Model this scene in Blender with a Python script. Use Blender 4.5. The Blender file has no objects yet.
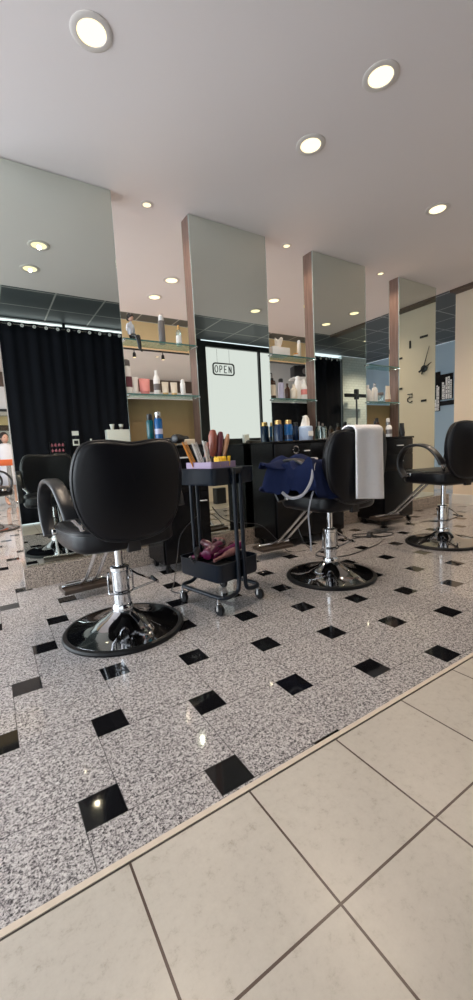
import bpy, math, random
from mathutils import Matrix, Vector
from math import sin, cos, pi, radians
random.seed(7)
scn = bpy.context.scene
COL = scn.collection
# ------------------------------------------------------------------ camera
cd = bpy.data.cameras.new('camera'); cam = bpy.data.objects.new('camera', cd); COL.objects.link(cam); scn.camera = cam
Rw = Matrix(((0.8433029, -0.1086624, 0.5263389), (-0.5349744, -0.0760476, 0.8414387), (-0.0514059, -0.9911656, -0.1222627)))
M4 = (Rw @ Matrix(((1, 0, 0), (0, -1, 0), (0, 0, -1)))).to_4x4(); M4.translation = (0, 0, 0.981)
cam.matrix_world = M4
cd.sensor_fit = 'VERTICAL'; cd.sensor_height = 36.0; cd.lens = 36.0 * 396.22 / 1000.0; cd.clip_start = 0.02
# ------------------------------------------------------------------ world, exposure
scn.view_settings.view_transform = 'Standard'; scn.view_settings.look = 'None'
scn.view_settings.gamma = 1.0; scn.view_settings.use_curve_mapping = False
scn.view_settings.exposure = 0.28
w = bpy.data.worlds.new('world'); scn.world = w; w.use_nodes = True
w.node_tree.nodes['Background'].inputs[0].default_value = (0.80, 0.90, 1.0, 1); w.node_tree.nodes['Background'].inputs[1].default_value = 1.3
ZC = 3.14          # ceiling height
POT = 34           # watts of each recessed ceiling lamp
DAY_BACK, DAY_SIDE, DAY_FILM = 1.4, 6.0, 0.80   # brightness of daylit window panes

# ------------------------------------------------------------------ materials
def mat(name, color, rough=0.5, metal=0.0, spec=0.5, noise=None, coat=0.0, trans=0.0, emit=None, estr=1.0, bump=None, sheen=0.0, alpha=1.0):
    m = bpy.data.materials.new(name); m.use_nodes = True; nt = m.node_tree; b = nt.nodes['Principled BSDF']
    b.inputs['Base Color'].default_value = (*color, 1); b.inputs['Roughness'].default_value = rough; b.inputs['Metallic'].default_value = metal
    b.inputs['Specular IOR Level'].default_value = spec; b.inputs['Coat Weight'].default_value = coat
    b.inputs['Transmission Weight'].default_value = trans; b.inputs['Sheen Weight'].default_value = sheen; b.inputs['Alpha'].default_value = alpha
    if emit: b.inputs['Emission Color'].default_value = (*emit, 1); b.inputs['Emission Strength'].default_value = estr
    tc = nt.nodes.new('ShaderNodeTexCoord')
    if noise:
        sc, amt = noise; n = nt.nodes.new('ShaderNodeTexNoise'); n.inputs['Scale'].default_value = sc; n.inputs['Detail'].default_value = 4
        nt.links.new(tc.outputs['Object'], n.inputs['Vector'])
        mx = nt.nodes.new('ShaderNodeMix'); mx.data_type = 'RGBA'
        mx.inputs[6].default_value = (*[c * (1 - amt) for c in color], 1); mx.inputs[7].default_value = (*[min(1, c * (1 + amt)) for c in color], 1)
        nt.links.new(n.outputs['Fac'], mx.inputs[0]); nt.links.new(mx.outputs[2], b.inputs['Base Color'])
    if bump:
        sc, st = bump; n = nt.nodes.new('ShaderNodeTexNoise'); n.inputs['Scale'].default_value = sc; n.inputs['Detail'].default_value = 3
        nt.links.new(tc.outputs['Object'], n.inputs['Vector']); bp = nt.nodes.new('ShaderNodeBump'); bp.inputs['Strength'].default_value = st; bp.inputs['Distance'].default_value = 0.01
        nt.links.new(n.outputs['Fac'], bp.inputs['Height']); nt.links.new(bp.outputs['Normal'], b.inputs['Normal'])
    return m
class NB:
    """small node-math helper"""
    def __init__(s, nt): s.nt = nt
    def m(s, op, a, b=None, c=None):
        n = s.nt.nodes.new('ShaderNodeMath'); n.operation = op
        for i, v in enumerate((a, b, c)):
            if v is None: continue
            if isinstance(v, (int, float)): n.inputs[i].default_value = v
            else: s.nt.links.new(v, n.inputs[i])
        return n.outputs[0]
    def mix(s, f, a, b):
        n = s.nt.nodes.new('ShaderNodeMix'); n.data_type = 'RGBA'
        for i, v in ((0, f), (6, a), (7, b)):
            if isinstance(v, (int, float)): n.inputs[i].default_value = v
            elif isinstance(v, tuple): n.inputs[i].default_value = (*v, 1)
            else: s.nt.links.new(v, n.inputs[i])
        return n.outputs[2]
    def pos(s):
        g = s.nt.nodes.new('ShaderNodeTexCoord'); x = s.nt.nodes.new('ShaderNodeSeparateXYZ'); s.nt.links.new(g.outputs['Object'], x.inputs[0]); s.g = g
        return x.outputs[0], x.outputs[1], x.outputs[2]
    def noise(s, scale, detail=3, rough=0.5, vec=None):
        n = s.nt.nodes.new('ShaderNodeTexNoise'); n.inputs['Scale'].default_value = scale; n.inputs['Detail'].default_value = detail; n.inputs['Roughness'].default_value = rough
        s.nt.links.new(vec or s.g.outputs['Object'], n.inputs['Vector']); return n.outputs['Fac']
    def ramp(s, f, stops, interp='LINEAR'):
        r = s.nt.nodes.new('ShaderNodeValToRGB'); cr = r.color_ramp; cr.interpolation = interp
        while len(cr.elements) < len(stops): cr.elements.new(0.5)
        for e, (p, c) in zip(cr.elements, stops): e.position = p; e.color = (*c, 1)
        s.nt.links.new(f, r.inputs[0]); return r.outputs[0]
def newmat(name):
    m = bpy.data.materials.new(name); m.use_nodes = True; return m, m.node_tree, m.node_tree.nodes['Principled BSDF']

def granite_colour(k, tint=(1, 1, 1)):
    n1 = k.noise(190, 3, 0.65); n2 = k.noise(80, 5, 0.7); v = k.nt.nodes.new('ShaderNodeTexVoronoi'); v.inputs['Scale'].default_value = 190
    k.nt.links.new(k.g.outputs['Object'], v.inputs['Vector'])
    sep = k.nt.nodes.new('ShaderNodeSeparateColor'); k.nt.links.new(v.outputs['Color'], sep.inputs[0])
    s = k.m('ADD', k.m('MULTIPLY', n1, 0.50), k.m('ADD', k.m('MULTIPLY', n2, 0.45), k.m('MULTIPLY', sep.outputs[0], 0.16)))
    T = lambda c: tuple(a * b for a, b in zip(c, tint))
    return k.ramp(s, [(0.42, T((0.045, 0.041, 0.042))), (0.49, T((0.16, 0.147, 0.148))), (0.55, T((0.37, 0.34, 0.335))), (0.63, T((0.52, 0.485, 0.47))), (0.73, T((0.70, 0.67, 0.65)))])
def make_floor_granite():
    m, nt, b = newmat('polished_granite_inlay'); k = NB(nt); x, y, z = k.pos()
    L = 0.37; ox, oy = 0.0516, 1.9028; cx, sx = 0.3523, -0.1131     # i=(cx,sx) j=(-sx,cx)
    px = k.m('SUBTRACT', x, ox); py = k.m('SUBTRACT', y, oy)
    a = k.m('DIVIDE', k.m('ADD', k.m('MULTIPLY', px, cx), k.m('MULTIPLY', py, sx)), L * L)
    bb = k.m('DIVIDE', k.m('ADD', k.m('MULTIPLY', px, -sx), k.m('MULTIPLY', py, cx)), L * L)
    def local(off):
        ia = k.m('ADD', k.m('ROUND', k.m('SUBTRACT', a, off)), off); ib = k.m('ADD', k.m('ROUND', k.m('SUBTRACT', bb, off)), off)
        qx = k.m('ADD', k.m('MULTIPLY', ia, cx), k.m('MULTIPLY', ib, -sx)); qy = k.m('ADD', k.m('MULTIPLY', ia, sx), k.m('MULTIPLY', ib, cx))
        return k.m('ABSOLUTE', k.m('SUBTRACT', px, qx)), k.m('ABSOLUTE', k.m('SUBTRACT', py, qy))
    dx, dy = local(0.0); black = k.m('LESS_THAN', k.m('MAXIMUM', dx, dy), 0.0565)
    ex, ey = local(0.5); big = k.m('MAXIMUM', ex, ey)
    # the joint around the big tiles; the rounding region is a rotated cell, so test nearness only
    joint = k.m('MULTIPLY', k.m('GREATER_THAN', big, 0.1753), k.m('LESS_THAN', big, 0.1785))
    joint2 = k.m('MULTIPLY', k.m('GREATER_THAN', k.m('MAXIMUM', dx, dy), 0.0555), k.m('LESS_THAN', k.m('MAXIMUM', dx, dy), 0.058))
    g = granite_colour(k)
    g = k.mix(k.m('MULTIPLY', joint, 0.75), g, (0.05, 0.045, 0.045))
    c = k.mix(black, g, (0.006, 0.006, 0.007)); c = k.mix(k.m('MULTIPLY', joint2, 0.6), c, (0.03, 0.03, 0.03))
    nt.links.new(c, b.inputs['Base Color'])
    b.inputs['Roughness'].default_value = 0.05; b.inputs['Specular IOR Level'].default_value = 0.38
    return m
def make_curb_granite():
    m, nt, b = newmat('curb_granite'); k = NB(nt); k.pos(); nt.links.new(granite_colour(k, (0.92, 0.84, 0.74)), b.inputs['Base Color']); b.inputs['Roughness'].default_value = 0.15; return m
def make_beige_tile():
    m, nt, b = newmat('beige_ceramic_tile'); k = NB(nt); x, y, z = k.pos(); P = 0.3525
    fx = k.m('ABSOLUTE', k.m('SUBTRACT', k.m('FRACT', k.m('ADD', k.m('DIVIDE', k.m('SUBTRACT', x, 0.193), P), 0.5)), 0.5))
    fy = k.m('ABSOLUTE', k.m('SUBTRACT', k.m('FRACT', k.m('ADD', k.m('DIVIDE', k.m('SUBTRACT', y, 0.533), P), 0.5)), 0.5))
    g = k.m('LESS_THAN', k.m('MINIMUM', fx, fy), 0.0085)
    n = k.noise(30, 8, 0.78); n2 = k.noise(2.0, 2); 
    c = k.ramp(n, [(0.30, (0.30, 0.255, 0.21)), (0.385, (0.43, 0.385, 0.33)), (0.46, (0.485, 0.44, 0.385)), (0.70, (0.53, 0.485, 0.425))])
    c = k.mix(k.m('MULTIPLY', n2, 0.16), c, (0.36, 0.30, 0.24)); c = k.mix(g, c, (0.055, 0.03, 0.022))
    nt.links.new(c, b.inputs['Base Color']); b.inputs['Roughness'].default_value = 0.30
    h = k.m('MULTIPLY', g, -1.0); bp = nt.nodes.new('ShaderNodeBump'); bp.inputs['Strength'].default_value = 0.6; bp.inputs['Distance'].default_value = 0.003
    nt.links.new(h, bp.inputs['Height']); nt.links.new(bp.outputs['Normal'], b.inputs['Normal']); return m
def make_drop_ceiling():
    m, nt, b = newmat('dark_ceiling_tile'); k = NB(nt); x, y, z = k.pos()
    fx = k.m('ABSOLUTE', k.m('SUBTRACT', k.m('FRACT', k.m('ADD', k.m('DIVIDE', k.m('SUBTRACT', x, 1.03), 0.63), 0.5)), 0.5))
    fy = k.m('ABSOLUTE', k.m('SUBTRACT', k.m('FRACT', k.m('ADD', k.m('DIVIDE', k.m('SUBTRACT', y, 0.44), 0.60), 0.5)), 0.5))
    g = k.m('LESS_THAN', k.m('MINIMUM', fx, fy), 0.017); n = k.noise(60, 3)
    c = k.mix(k.m('MULTIPLY', n, 0.5), (0.055, 0.066, 0.072), (0.10, 0.11, 0.115)); c = k.mix(g, c, (0.42, 0.42, 0.40))
    nt.links.new(c, b.inputs['Base Color']); b.inputs['Roughness'].default_value = 0.45; return m
def make_wood():
    m, nt, b = newmat('brown_wood_veneer'); k = NB(nt); k.pos(); mp = nt.nodes.new('ShaderNodeMapping'); mp.inputs['Scale'].default_value = (14, 14, 0.8)
    nt.links.new(k.g.outputs['Object'], mp.inputs[0]); n = k.noise(4, 6, 0.6, mp.outputs[0])
    nt.links.new(k.ramp(n, [(0.3, (0.095, 0.055, 0.042)), (0.55, (0.17, 0.105, 0.082)), (0.75, (0.23, 0.15, 0.12))]), b.inputs['Base Color']); b.inputs['Roughness'].default_value = 0.38; return m
def make_brick():
    m, nt, b = newmat('pale_painted_brick'); t = nt.nodes.new('ShaderNodeTexBrick'); g = nt.nodes.new('ShaderNodeTexCoord'); mp = nt.nodes.new('ShaderNodeMapping'); mp.inputs['Rotation'].default_value = (radians(90), 0, 0)
    nt.links.new(g.outputs['Object'], mp.inputs[0]); nt.links.new(mp.outputs[0], t.inputs[0]); t.inputs['Scale'].default_value = 4.0
    for i, c in ((1, (0.80, 0.86, 0.86)), (2, (0.72, 0.80, 0.80)), (3, (0.6, 0.66, 0.66))): t.inputs[i].default_value = (*c, 1)
    nt.links.new(t.outputs[0], b.inputs['Base Color']); b.inputs['Roughness'].default_value = 0.6; return m
def make_curtain():
    m, nt, b = newmat('black_curtain_cloth'); k = NB(nt); x, y, z = k.pos(); n = k.noise(220, 2)
    nt.links.new(k.mix(n, (0.003, 0.0035, 0.006), (0.009, 0.010, 0.016)), b.inputs['Base Color']); b.inputs['Roughness'].default_value = 0.85; b.inputs['Specular IOR Level'].default_value = 0.15; return m
def glossmat(name, color, rough=0.0):
    m = bpy.data.materials.new(name); m.use_nodes = True; nt = m.node_tree; nt.nodes.clear()
    g = nt.nodes.new('ShaderNodeBsdfGlossy'); g.inputs[0].default_value = (*color, 1); g.inputs[1].default_value = rough
    o = nt.nodes.new('ShaderNodeOutputMaterial'); nt.links.new(g.outputs[0], o.inputs[0]); return m
def emis(name, color, s):
    m = bpy.data.materials.new(name); m.use_nodes = True; nt = m.node_tree; nt.nodes.clear()
    g = nt.nodes.new('ShaderNodeEmission'); g.inputs[0].default_value = (*color, 1); g.inputs[1].default_value = s
    o = nt.nodes.new('ShaderNodeOutputMaterial'); nt.links.new(g.outputs[0], o.inputs[0]); return m
def thin_glass(name, color, tr=0.8):
    m = bpy.data.materials.new(name); m.use_nodes = True; nt = m.node_tree; nt.nodes.clear()
    t = nt.nodes.new('ShaderNodeBsdfTransparent'); t.inputs[0].default_value = (*color, 1); g = nt.nodes.new('ShaderNodeBsdfGlossy'); g.inputs[1].default_value = 0.02
    g.inputs[0].default_value = (0.85, 0.95, 0.92, 1)
    mx = nt.nodes.new('ShaderNodeMixShader'); mx.inputs[0].default_value = 1 - tr; o = nt.nodes.new('ShaderNodeOutputMaterial')
    nt.links.new(t.outputs[0], mx.inputs[1]); nt.links.new(g.outputs[0], mx.inputs[2]); nt.links.new(mx.outputs[0], o.inputs[0]); return m

M = dict(grommet=mat('pale_steel', (0.85, 0.85, 0.85), 0.4, metal=0.2, noise=(20, 0.05)),
 granite=make_floor_granite(), curb=make_curb_granite(), beige=make_beige_tile(), drop=make_drop_ceiling(), wood=make_wood(), brick=make_brick(), curtain=make_curtain(),
 strip=mat('beige_threshold', (0.62, 0.52, 0.42), 0.35, noise=(30, 0.12)), darkjoint=mat('dark_joint', (0.04, 0.03, 0.025), 0.6),
 ceiling=mat('ceiling_paint', (0.74, 0.68, 0.675), 0.55, noise=(1.2, 0.03)), ceiling_far=mat('ceiling_paint_far', (0.72, 0.70, 0.68), 0.6, noise=(2, 0.03)),
 cream=mat('cream_wall_paint', (0.72, 0.61, 0.48), 0.6, noise=(3, 0.03)), blue=mat('blue_wall_paint', (0.33, 0.45, 0.55), 0.6, noise=(3, 0.03)),
 white=mat('white_wall_paint', (0.74, 0.73, 0.71), 0.6, noise=(3, 0.03)), gold=mat('gold_wall_paint', (0.82, 0.60, 0.32), 0.55, noise=(5, 0.05)),
 goldboard=mat('golden_brown_board', (0.26, 0.185, 0.085), 0.5, noise=(8, 0.08)), dkbrown=mat('dark_brown_trim', (0.09, 0.06, 0.045), 0.5, noise=(8, 0.1)),
 mirror=glossmat('tinted_mirror', (0.72, 0.765, 0.70)), mirror_edge=mat('mirror_edge', (0.55, 0.65, 0.62), 0.15, metal=0.7), plainmirror=glossmat('far_mirror', (0.75, 0.78, 0.76), 0.02),
 shelf=thin_glass('shelf_glass', (0.72, 0.82, 0.79), 0.86), shelf_edge=mat('shelf_glass_edge', (0.07, 0.17, 0.155), 0.12, spec=0.6),
 vinyl=mat('black_vinyl', (0.005, 0.005, 0.007), 0.30, spec=0.28, noise=(60, 0.2), bump=(320, 0.12)), vinyl_grey=mat('black_vinyl_trim', (0.018, 0.018, 0.02), 0.30, spec=0.5, noise=(60, 0.15)),
 chrome=mat('chrome', (0.72, 0.73, 0.75), 0.07, metal=1.0, noise=(3, 0.05)), chromedark=mat('dark_chrome', (0.36, 0.36, 0.37), 0.05, metal=1.0, noise=(3, 0.05)),
 rubber=mat('black_rubber', (0.006, 0.006, 0.007), 0.4, spec=0.25, noise=(40, 0.2)), trolley=mat('charcoal_powder_coat', (0.008, 0.012, 0.020), 0.34, spec=0.3, noise=(50, 0.12)),
 laminate=mat('black_laminate', (0.004, 0.004, 0.005), 0.25, spec=0.22, noise=(30, 0.2)), blackp=mat('black_plastic', (0.012, 0.012, 0.014), 0.3, noise=(30, 0.2)),
 frame=mat('black_frame', (0.010, 0.012, 0.014), 0.35, noise=(30, 0.2)), silver=mat('satin_silver', (0.55, 0.55, 0.55), 0.25, metal=0.9, noise=(20, 0.1)),
 whitep=mat('white_plastic', (0.80, 0.79, 0.77), 0.35, noise=(20, 0.04)), creamp=mat('cream_plastic', (0.74, 0.66, 0.54), 0.4, noise=(20, 0.05)), pink=mat('pink_plastic', (0.75, 0.26, 0.24), 0.35, noise=(20, 0.08)),
 lilac=mat('lilac_plastic', (0.31, 0.22, 0.35), 0.4, noise=(20, 0.05)), yellow=mat('yellow_plastic', (0.85, 0.55, 0.03), 0.35, noise=(20, 0.05)), orange=mat('orange_comb', (0.75, 0.30, 0.04), 0.35, noise=(20, 0.05)),
 redbrown=mat('red_brown_handle', (0.26, 0.075, 0.05), 0.3, noise=(20, 0.15)), plum=mat('plum_handle', (0.13, 0.035, 0.05), 0.3, noise=(20, 0.15)), tan=mat('tan_handle', (0.42, 0.22, 0.12), 0.35, noise=(20, 0.15)),
 bluep=mat('blue_spray', (0.008, 0.085, 0.26), 0.15, noise=(20, 0.1)), teal=mat('teal_spray', (0.0, 0.07, 0.09), 0.15, noise=(20, 0.1)), navybottle=mat('navy_canister', (0.012, 0.03, 0.08), 0.18, noise=(20, 0.15)),
 brownbottle=mat('brown_bottle', (0.05, 0.022, 0.012), 0.15, noise=(20, 0.15)), greyp=mat('grey_canister', (0.16, 0.145, 0.14), 0.3, noise=(20, 0.1)), goldcap=mat('gold_cap', (0.60, 0.38, 0.15), 0.3, metal=0.8, noise=(20, 0.1)),
 lavender=mat('lavender_bottle', (0.45, 0.46, 0.62), 0.3, noise=(20, 0.06)), wipes=mat('pale_blue_tub', (0.45, 0.55, 0.72), 0.4, noise=(20, 0.06)), tissue=mat('tissue_paper', (0.85, 0.82, 0.76), 0.9, noise=(30, 0.03)),
 navy=mat('navy_cape_cloth', (0.006, 0.012, 0.048), 0.75, spec=0.12, sheen=0.0, noise=(25, 0.25), bump=(30, 0.25)), strapc=mat('grey_ribbon', (0.27, 0.27, 0.30), 0.6, noise=(30, 0.1)),
 towel=mat('white_terry', (0.90, 0.88, 0.90), 0.95, sheen=0.4, noise=(60, 0.04), bump=(260, 0.5)), magenta=mat('magenta_plastic', (0.13, 0.010, 0.055), 0.3, noise=(20, 0.15)), net=mat('brown_mesh_roller', (0.22, 0.09, 0.085), 0.7, noise=(90, 0.7)),
 skin=mat('skin', (0.55, 0.33, 0.24), 0.5, noise=(20, 0.05)), hair=mat('dark_hair', (0.015, 0.010, 0.008), 0.5, noise=(60, 0.3)), coat=mat('white_coat', (0.62, 0.66, 0.74), 0.8, noise=(15, 0.05)),
 orangetop=mat('orange_red_laminate', (0.62, 0.13, 0.04), 0.35, noise=(10, 0.1)), clear=thin_glass('clear_plastic', (0.80, 0.88, 0.88), 0.7),
 lampwarm=emis('lamp_glow', (1.0, 0.84, 0.50), 1.6), lampsmall=emis('small_lamp_glow', (1.0, 0.84, 0.50), 1.4), dayfilm=emis('daylit_film', (0.98, 1.0, 1.0), DAY_FILM), daystrong=emis('daylit_pane', (0.88, 0.95, 1.0), DAY_BACK), dayside=emis('daylit_side_pane', (0.84, 0.93, 1.0), DAY_SIDE),
 trim=mat('lamp_trim', (0.62, 0.57, 0.54), 0.4, noise=(20, 0.03)), signgrey=mat('sign_grey', (0.10, 0.11, 0.11), 0.4, noise=(20, 0.1)), pinkdots=mat('pink_pots', (0.42, 0.12, 0.16), 0.3, noise=(20, 0.1)),
 footplate=mat('brown_footplate', (0.045, 0.030, 0.022), 0.35, noise=(20, 0.2)), base=mat('white_baseboard', (0.70, 0.68, 0.64), 0.4, noise=(10, 0.03)),
)

# ------------------------------------------------------------------ mesh builder
class MB:
    def __init__(s): s.v = []; s.f = []; s.mi = []; s.cur = 0; s.T = Matrix.Identity(4)
    def add(s, vs, fs):
        n = len(s.v); s.v += [tuple(s.T @ Vector(p)) for p in vs]; s.f += [tuple(i + n for i in f) for f in fs]; s.mi += [s.cur] * len(fs); return s
    def box(s, x0, x1, y0, y1, z0, z1, bev=0.0):
        if bev <= 0:
            return s.add([(x0, y0, z0), (x1, y0, z0), (x1, y1, z0), (x0, y1, z0), (x0, y0, z1), (x1, y0, z1), (x1, y1, z1), (x0, y1, z1)],
                         [(0, 3, 2, 1), (4, 5, 6, 7), (0, 1, 5, 4), (1, 2, 6, 5), (2, 3, 7, 6), (3, 0, 4, 7)])
        r = bev; out = rrect(x1 - x0, y1 - y0, r, 3); cx, cy = (x0 + x1) / 2, (y0 + y1) / 2
        rings = []
        for ins, z in ((r * 0.6, z0), (r * 0.15, z0 + r * 0.4), (0, z0 + r), (0, z1 - r), (r * 0.15, z1 - r * 0.4), (r * 0.6, z1)):
            fx = 1 - 2 * ins / (x1 - x0); fy = 1 - 2 * ins / (y1 - y0)
            rings.append([(cx + px * fx, cy + py * fy, z) for px, py in out])
        return s.loft(rings)
    def loft(s, rings, closed=True, caps=True):
        n = len(rings[0]); vs = [p for r in rings for p in r]; fs = []
        for k in range(len(rings) - 1):
            for i in range(n if closed else n - 1):
                j = (i + 1) % n; fs.append((k * n + i, k * n + j, (k + 1) * n + j, (k + 1) * n + i))
        if caps: fs.append(tuple(reversed(range(n)))); fs.append(tuple((len(rings) - 1) * n + i for i in range(n)))
        return s.add(vs, fs)
    def lathe(s, prof, n=24, cx=0, cy=0):
        rings = [[(cx + r * cos(2 * pi * i / n), cy + r * sin(2 * pi * i / n), z) for i in range(n)] for r, z in prof]
        return s.loft(rings)
    def tube(s, pts, r, n=8, closed=False, ry=None, up=None):
        P = [Vector(p) for p in pts]; m = len(P); rings = []; prev = None; rs = r if isinstance(r, (list, tuple)) else [r] * m
        for i, p in enumerate(P):
            a = P[(i - 1) % m] if (i > 0 or closed) else p; b = P[(i + 1) % m] if (i < m - 1 or closed) else p
            t = (b - a).normalized()
            if up is not None: u = Vector(up)
            elif prev is None: u = Vector((0, 0, 1)) if abs(t.z) < 0.9 else Vector((1, 0, 0))
            else: u = prev
            sd = t.cross(u); sd = sd.normalized() if sd.length > 1e-6 else Vector((1, 0, 0)); u2 = sd.cross(t).normalized(); prev = u2
            rr = rs[i]; r2 = ry if ry is not None else rr
            rings.append([tuple(p + sd * (rr * cos(2 * pi * k / n)) + u2 * (r2 * sin(2 * pi * k / n))) for k in range(n)])
        if closed: rings.append(rings[0]); return s.loft(rings, caps=False)
        return s.loft(rings)
    def band(s, pts, wx, th):
        """flat band in a YZ path, extruded along x by wx, rounded section"""
        P = [Vector(p) for p in pts]; m = len(P); rings = []; sec = rrect(wx, th, th * 0.42, 3)
        for i, p in enumerate(P):
            t = (P[min(i + 1, m - 1)] - P[max(i - 1, 0)]).normalized(); nn = Vector((1, 0, 0)).cross(t).normalized()
            rings.append([tuple(p + Vector((a, 0, 0)) + nn * b) for a, b in sec])
        return s.loft(rings)
    def prism(s, poly, z0, z1): return s.loft([[(x, y, z0) for x, y in poly], [(x, y, z1) for x, y in poly]])
    def sphere(s, c, r, n=12, sc=(1, 1, 1)):
        prof = []; m = n // 2 + 1; rings = []
        for k in range(m + 1):
            a = -pi / 2 + pi * k / m; rr = max(cos(a), 0.01)
            rings.append([(c[0] + r * sc[0] * rr * cos(2 * pi * i / n), c[1] + r * sc[1] * rr * sin(2 * pi * i / n), c[2] + r * sc[2] * sin(a)) for i in range(n)])
        return s.loft(rings)
    def grid(s, fn, nu, nv):
        vs = [fn(i / nu, j / nv) for j in range(nv + 1) for i in range(nu + 1)]
        return s.add(vs, [(j * (nu + 1) + i, j * (nu + 1) + i + 1, (j + 1) * (nu + 1) + i + 1, (j + 1) * (nu + 1) + i) for j in range(nv) for i in range(nu)])
    def build(s, name, m, parent=None, smooth=True, loc=None, solid=0.0):
        me = bpy.data.meshes.new(name); me.from_pydata(s.v, [], s.f); ms = m if isinstance(m, (list, tuple)) else [m]
        for q in ms: me.materials.append(M[q] if isinstance(q, str) else q)
        for p, i in zip(me.polygons, s.mi): p.material_index = i; p.use_smooth = smooth
        import bmesh as _b
        bm = _b.new(); bm.from_mesh(me); _b.ops.recalc_face_normals(bm, faces=bm.faces); bm.to_mesh(me); bm.free()
        if smooth: me.set_sharp_from_angle(angle=radians(38))
        o = bpy.data.objects.new(name, me); COL.objects.link(o)
        if parent: o.parent = parent
        if loc: o.location = loc
        if solid: md = o.modifiers.new('thick', 'SOLIDIFY'); md.thickness = solid; md.offset = 0
        return o
def rrect(w, h, r, seg=4):
    pts = []; r = min(r, w / 2 - 1e-4, h / 2 - 1e-4)
    for cx, cy, a0 in ((w / 2 - r, h / 2 - r, 0), (-w / 2 + r, h / 2 - r, 90), (-w / 2 + r, -h / 2 + r, 180), (w / 2 - r, -h / 2 + r, 270)):
        for k in range(seg + 1):
            a = radians(a0 + 90 * k / seg); pts.append((cx + r * cos(a), cy + r * sin(a)))
    return pts
def smoothpath(pts, n=6, closed=False):
    P = [Vector(p) for p in pts]; out = []; m = len(P)
    for i in range(m if closed else m - 1):
        g = (lambda k: P[k % m]) if closed else (lambda k: P[max(0, min(m - 1, k))])
        a, b, c, d = g(i - 1), g(i), g(i + 1), g(i + 2)
        for k in range(n):
            t = k / n; out.append(0.5 * ((2 * b) + (c - a) * t + (2 * a - 5 * b + 4 * c - d) * t * t + (3 * b - a - 3 * c + d) * t ** 3))
    if not closed: out.append(P[-1])
    return out
def empty(name, loc=(0, 0, 0), rz=0, label=None, cat=None, group=None):
    o = bpy.data.objects.new(name, None); o.empty_display_size = 0.1; COL.objects.link(o); o.location = loc; o.rotation_euler = (0, 0, rz); tag(o, label, cat, group); return o
def tag(o, label=None, cat=None, group=None, kind=None):
    for k, v in (('label', label), ('category', cat), ('group', group), ('kind', kind)):
        if v: o[k] = v
    return o
def struct(o): o['kind'] = 'structure'; return o
def copy_tree(o, loc=None, rz=None, label=None, group=None, parent=None):
    c = o.copy(); COL.objects.link(c)
    if parent is not None: c.parent = parent
    if loc is not None: c.location = loc
    if rz is not None: c.rotation_euler = (0, 0, rz)
    if label: c['label'] = label
    if group: c['group'] = group
    for ch in list(o.children): copy_tree(ch, parent=c)
    return c
def B(x0, x1, y0, y1, z0, z1, bev=0.0): return MB().box(x0, x1, y0, y1, z0, z1, bev)

# ================================================================== ROOM
XL, XR, YB, YF = -4.0, 9.0, -0.10, 11.2
f = B(XL, XR, 0.905, YF, -0.1, 0.0); struct(f.build('floor', 'granite', smooth=False))
f = B(XL, XR, YB, 0.882, -0.1, 0.0); struct(f.build('floor', 'beige', smooth=False))
struct(B(XL, XR, 0.882, 0.888, -0.1, -0.0015).build('floor', 'darkjoint', smooth=False))
struct(B(XL, XR, 0.888, 0.905, -0.1, 0.0015).build('trim_1', 'strip', smooth=False))
cl = MB().box(XL, 5.98, 1.10, 6.12, ZC, ZC + .1); struct(cl.build('ceiling', 'ceiling', smooth=False))
cl = MB().box(XL, XR, YB, 1.10, ZC + .004, ZC + .1).box(XL, 5.98, 6.12, 6.45, ZC + .004, ZC + .1).box(5.98, XR, 1.10, 8.2, ZC + .004, ZC + .1); struct(cl.build('ceiling', 'drop', smooth=False))
cl = MB().box(XL, 5.98, 6.45, YF, ZC + .002, ZC + .1).box(5.98, XR, 8.2, YF, ZC + .002, ZC + .1); struct(cl.build('ceiling', 'ceiling_far', smooth=False))
struct(MB().box(5.98, 6.14, 1.10, 3.42, ZC - .035, ZC).build('trim_2', 'dkbrown', smooth=False))
struct(B(XL, 5.98, 6.45, 6.55, 2.74, ZC).build('wall_bulkhead', 'gold', smooth=False))
struct(B(6.14, 6.32, 2.08, 3.42, 0, ZC).build('wall_pier', 'cream', smooth=False))
bb = MB().box(6.115, 6.138, 2.08, 3.42, 0, 0.13).box(6.12, 6.138, 2.08, 3.42, .13, .145); struct(bb.build('baseboard_pier', 'base', smooth=False))
struct(B(XR, XR + .1, YB, YF, 0, ZC).build('wall_right', 'blue', smooth=False))
struct(B(XR - .02, XR - .002, YB, YF, 0, 0.15).build('baseboard_right', 'base', smooth=False))
struct(B(XL - .1, XL, YB, 0.2, 0, ZC).build('wall_left', 'white', smooth=False))
struct(B(XL - .1, XL, 8.4, YF, 0, ZC).build('wall_left', 'white', smooth=False))
struct(B(XL, XR, YF, YF + .1, 0, ZC).build('wall_far', 'white', smooth=False))
struct(B(XL, XR, YF - .03, YF - .002, 2.80, ZC).build('trim_3', 'dkbrown', smooth=False))
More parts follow.
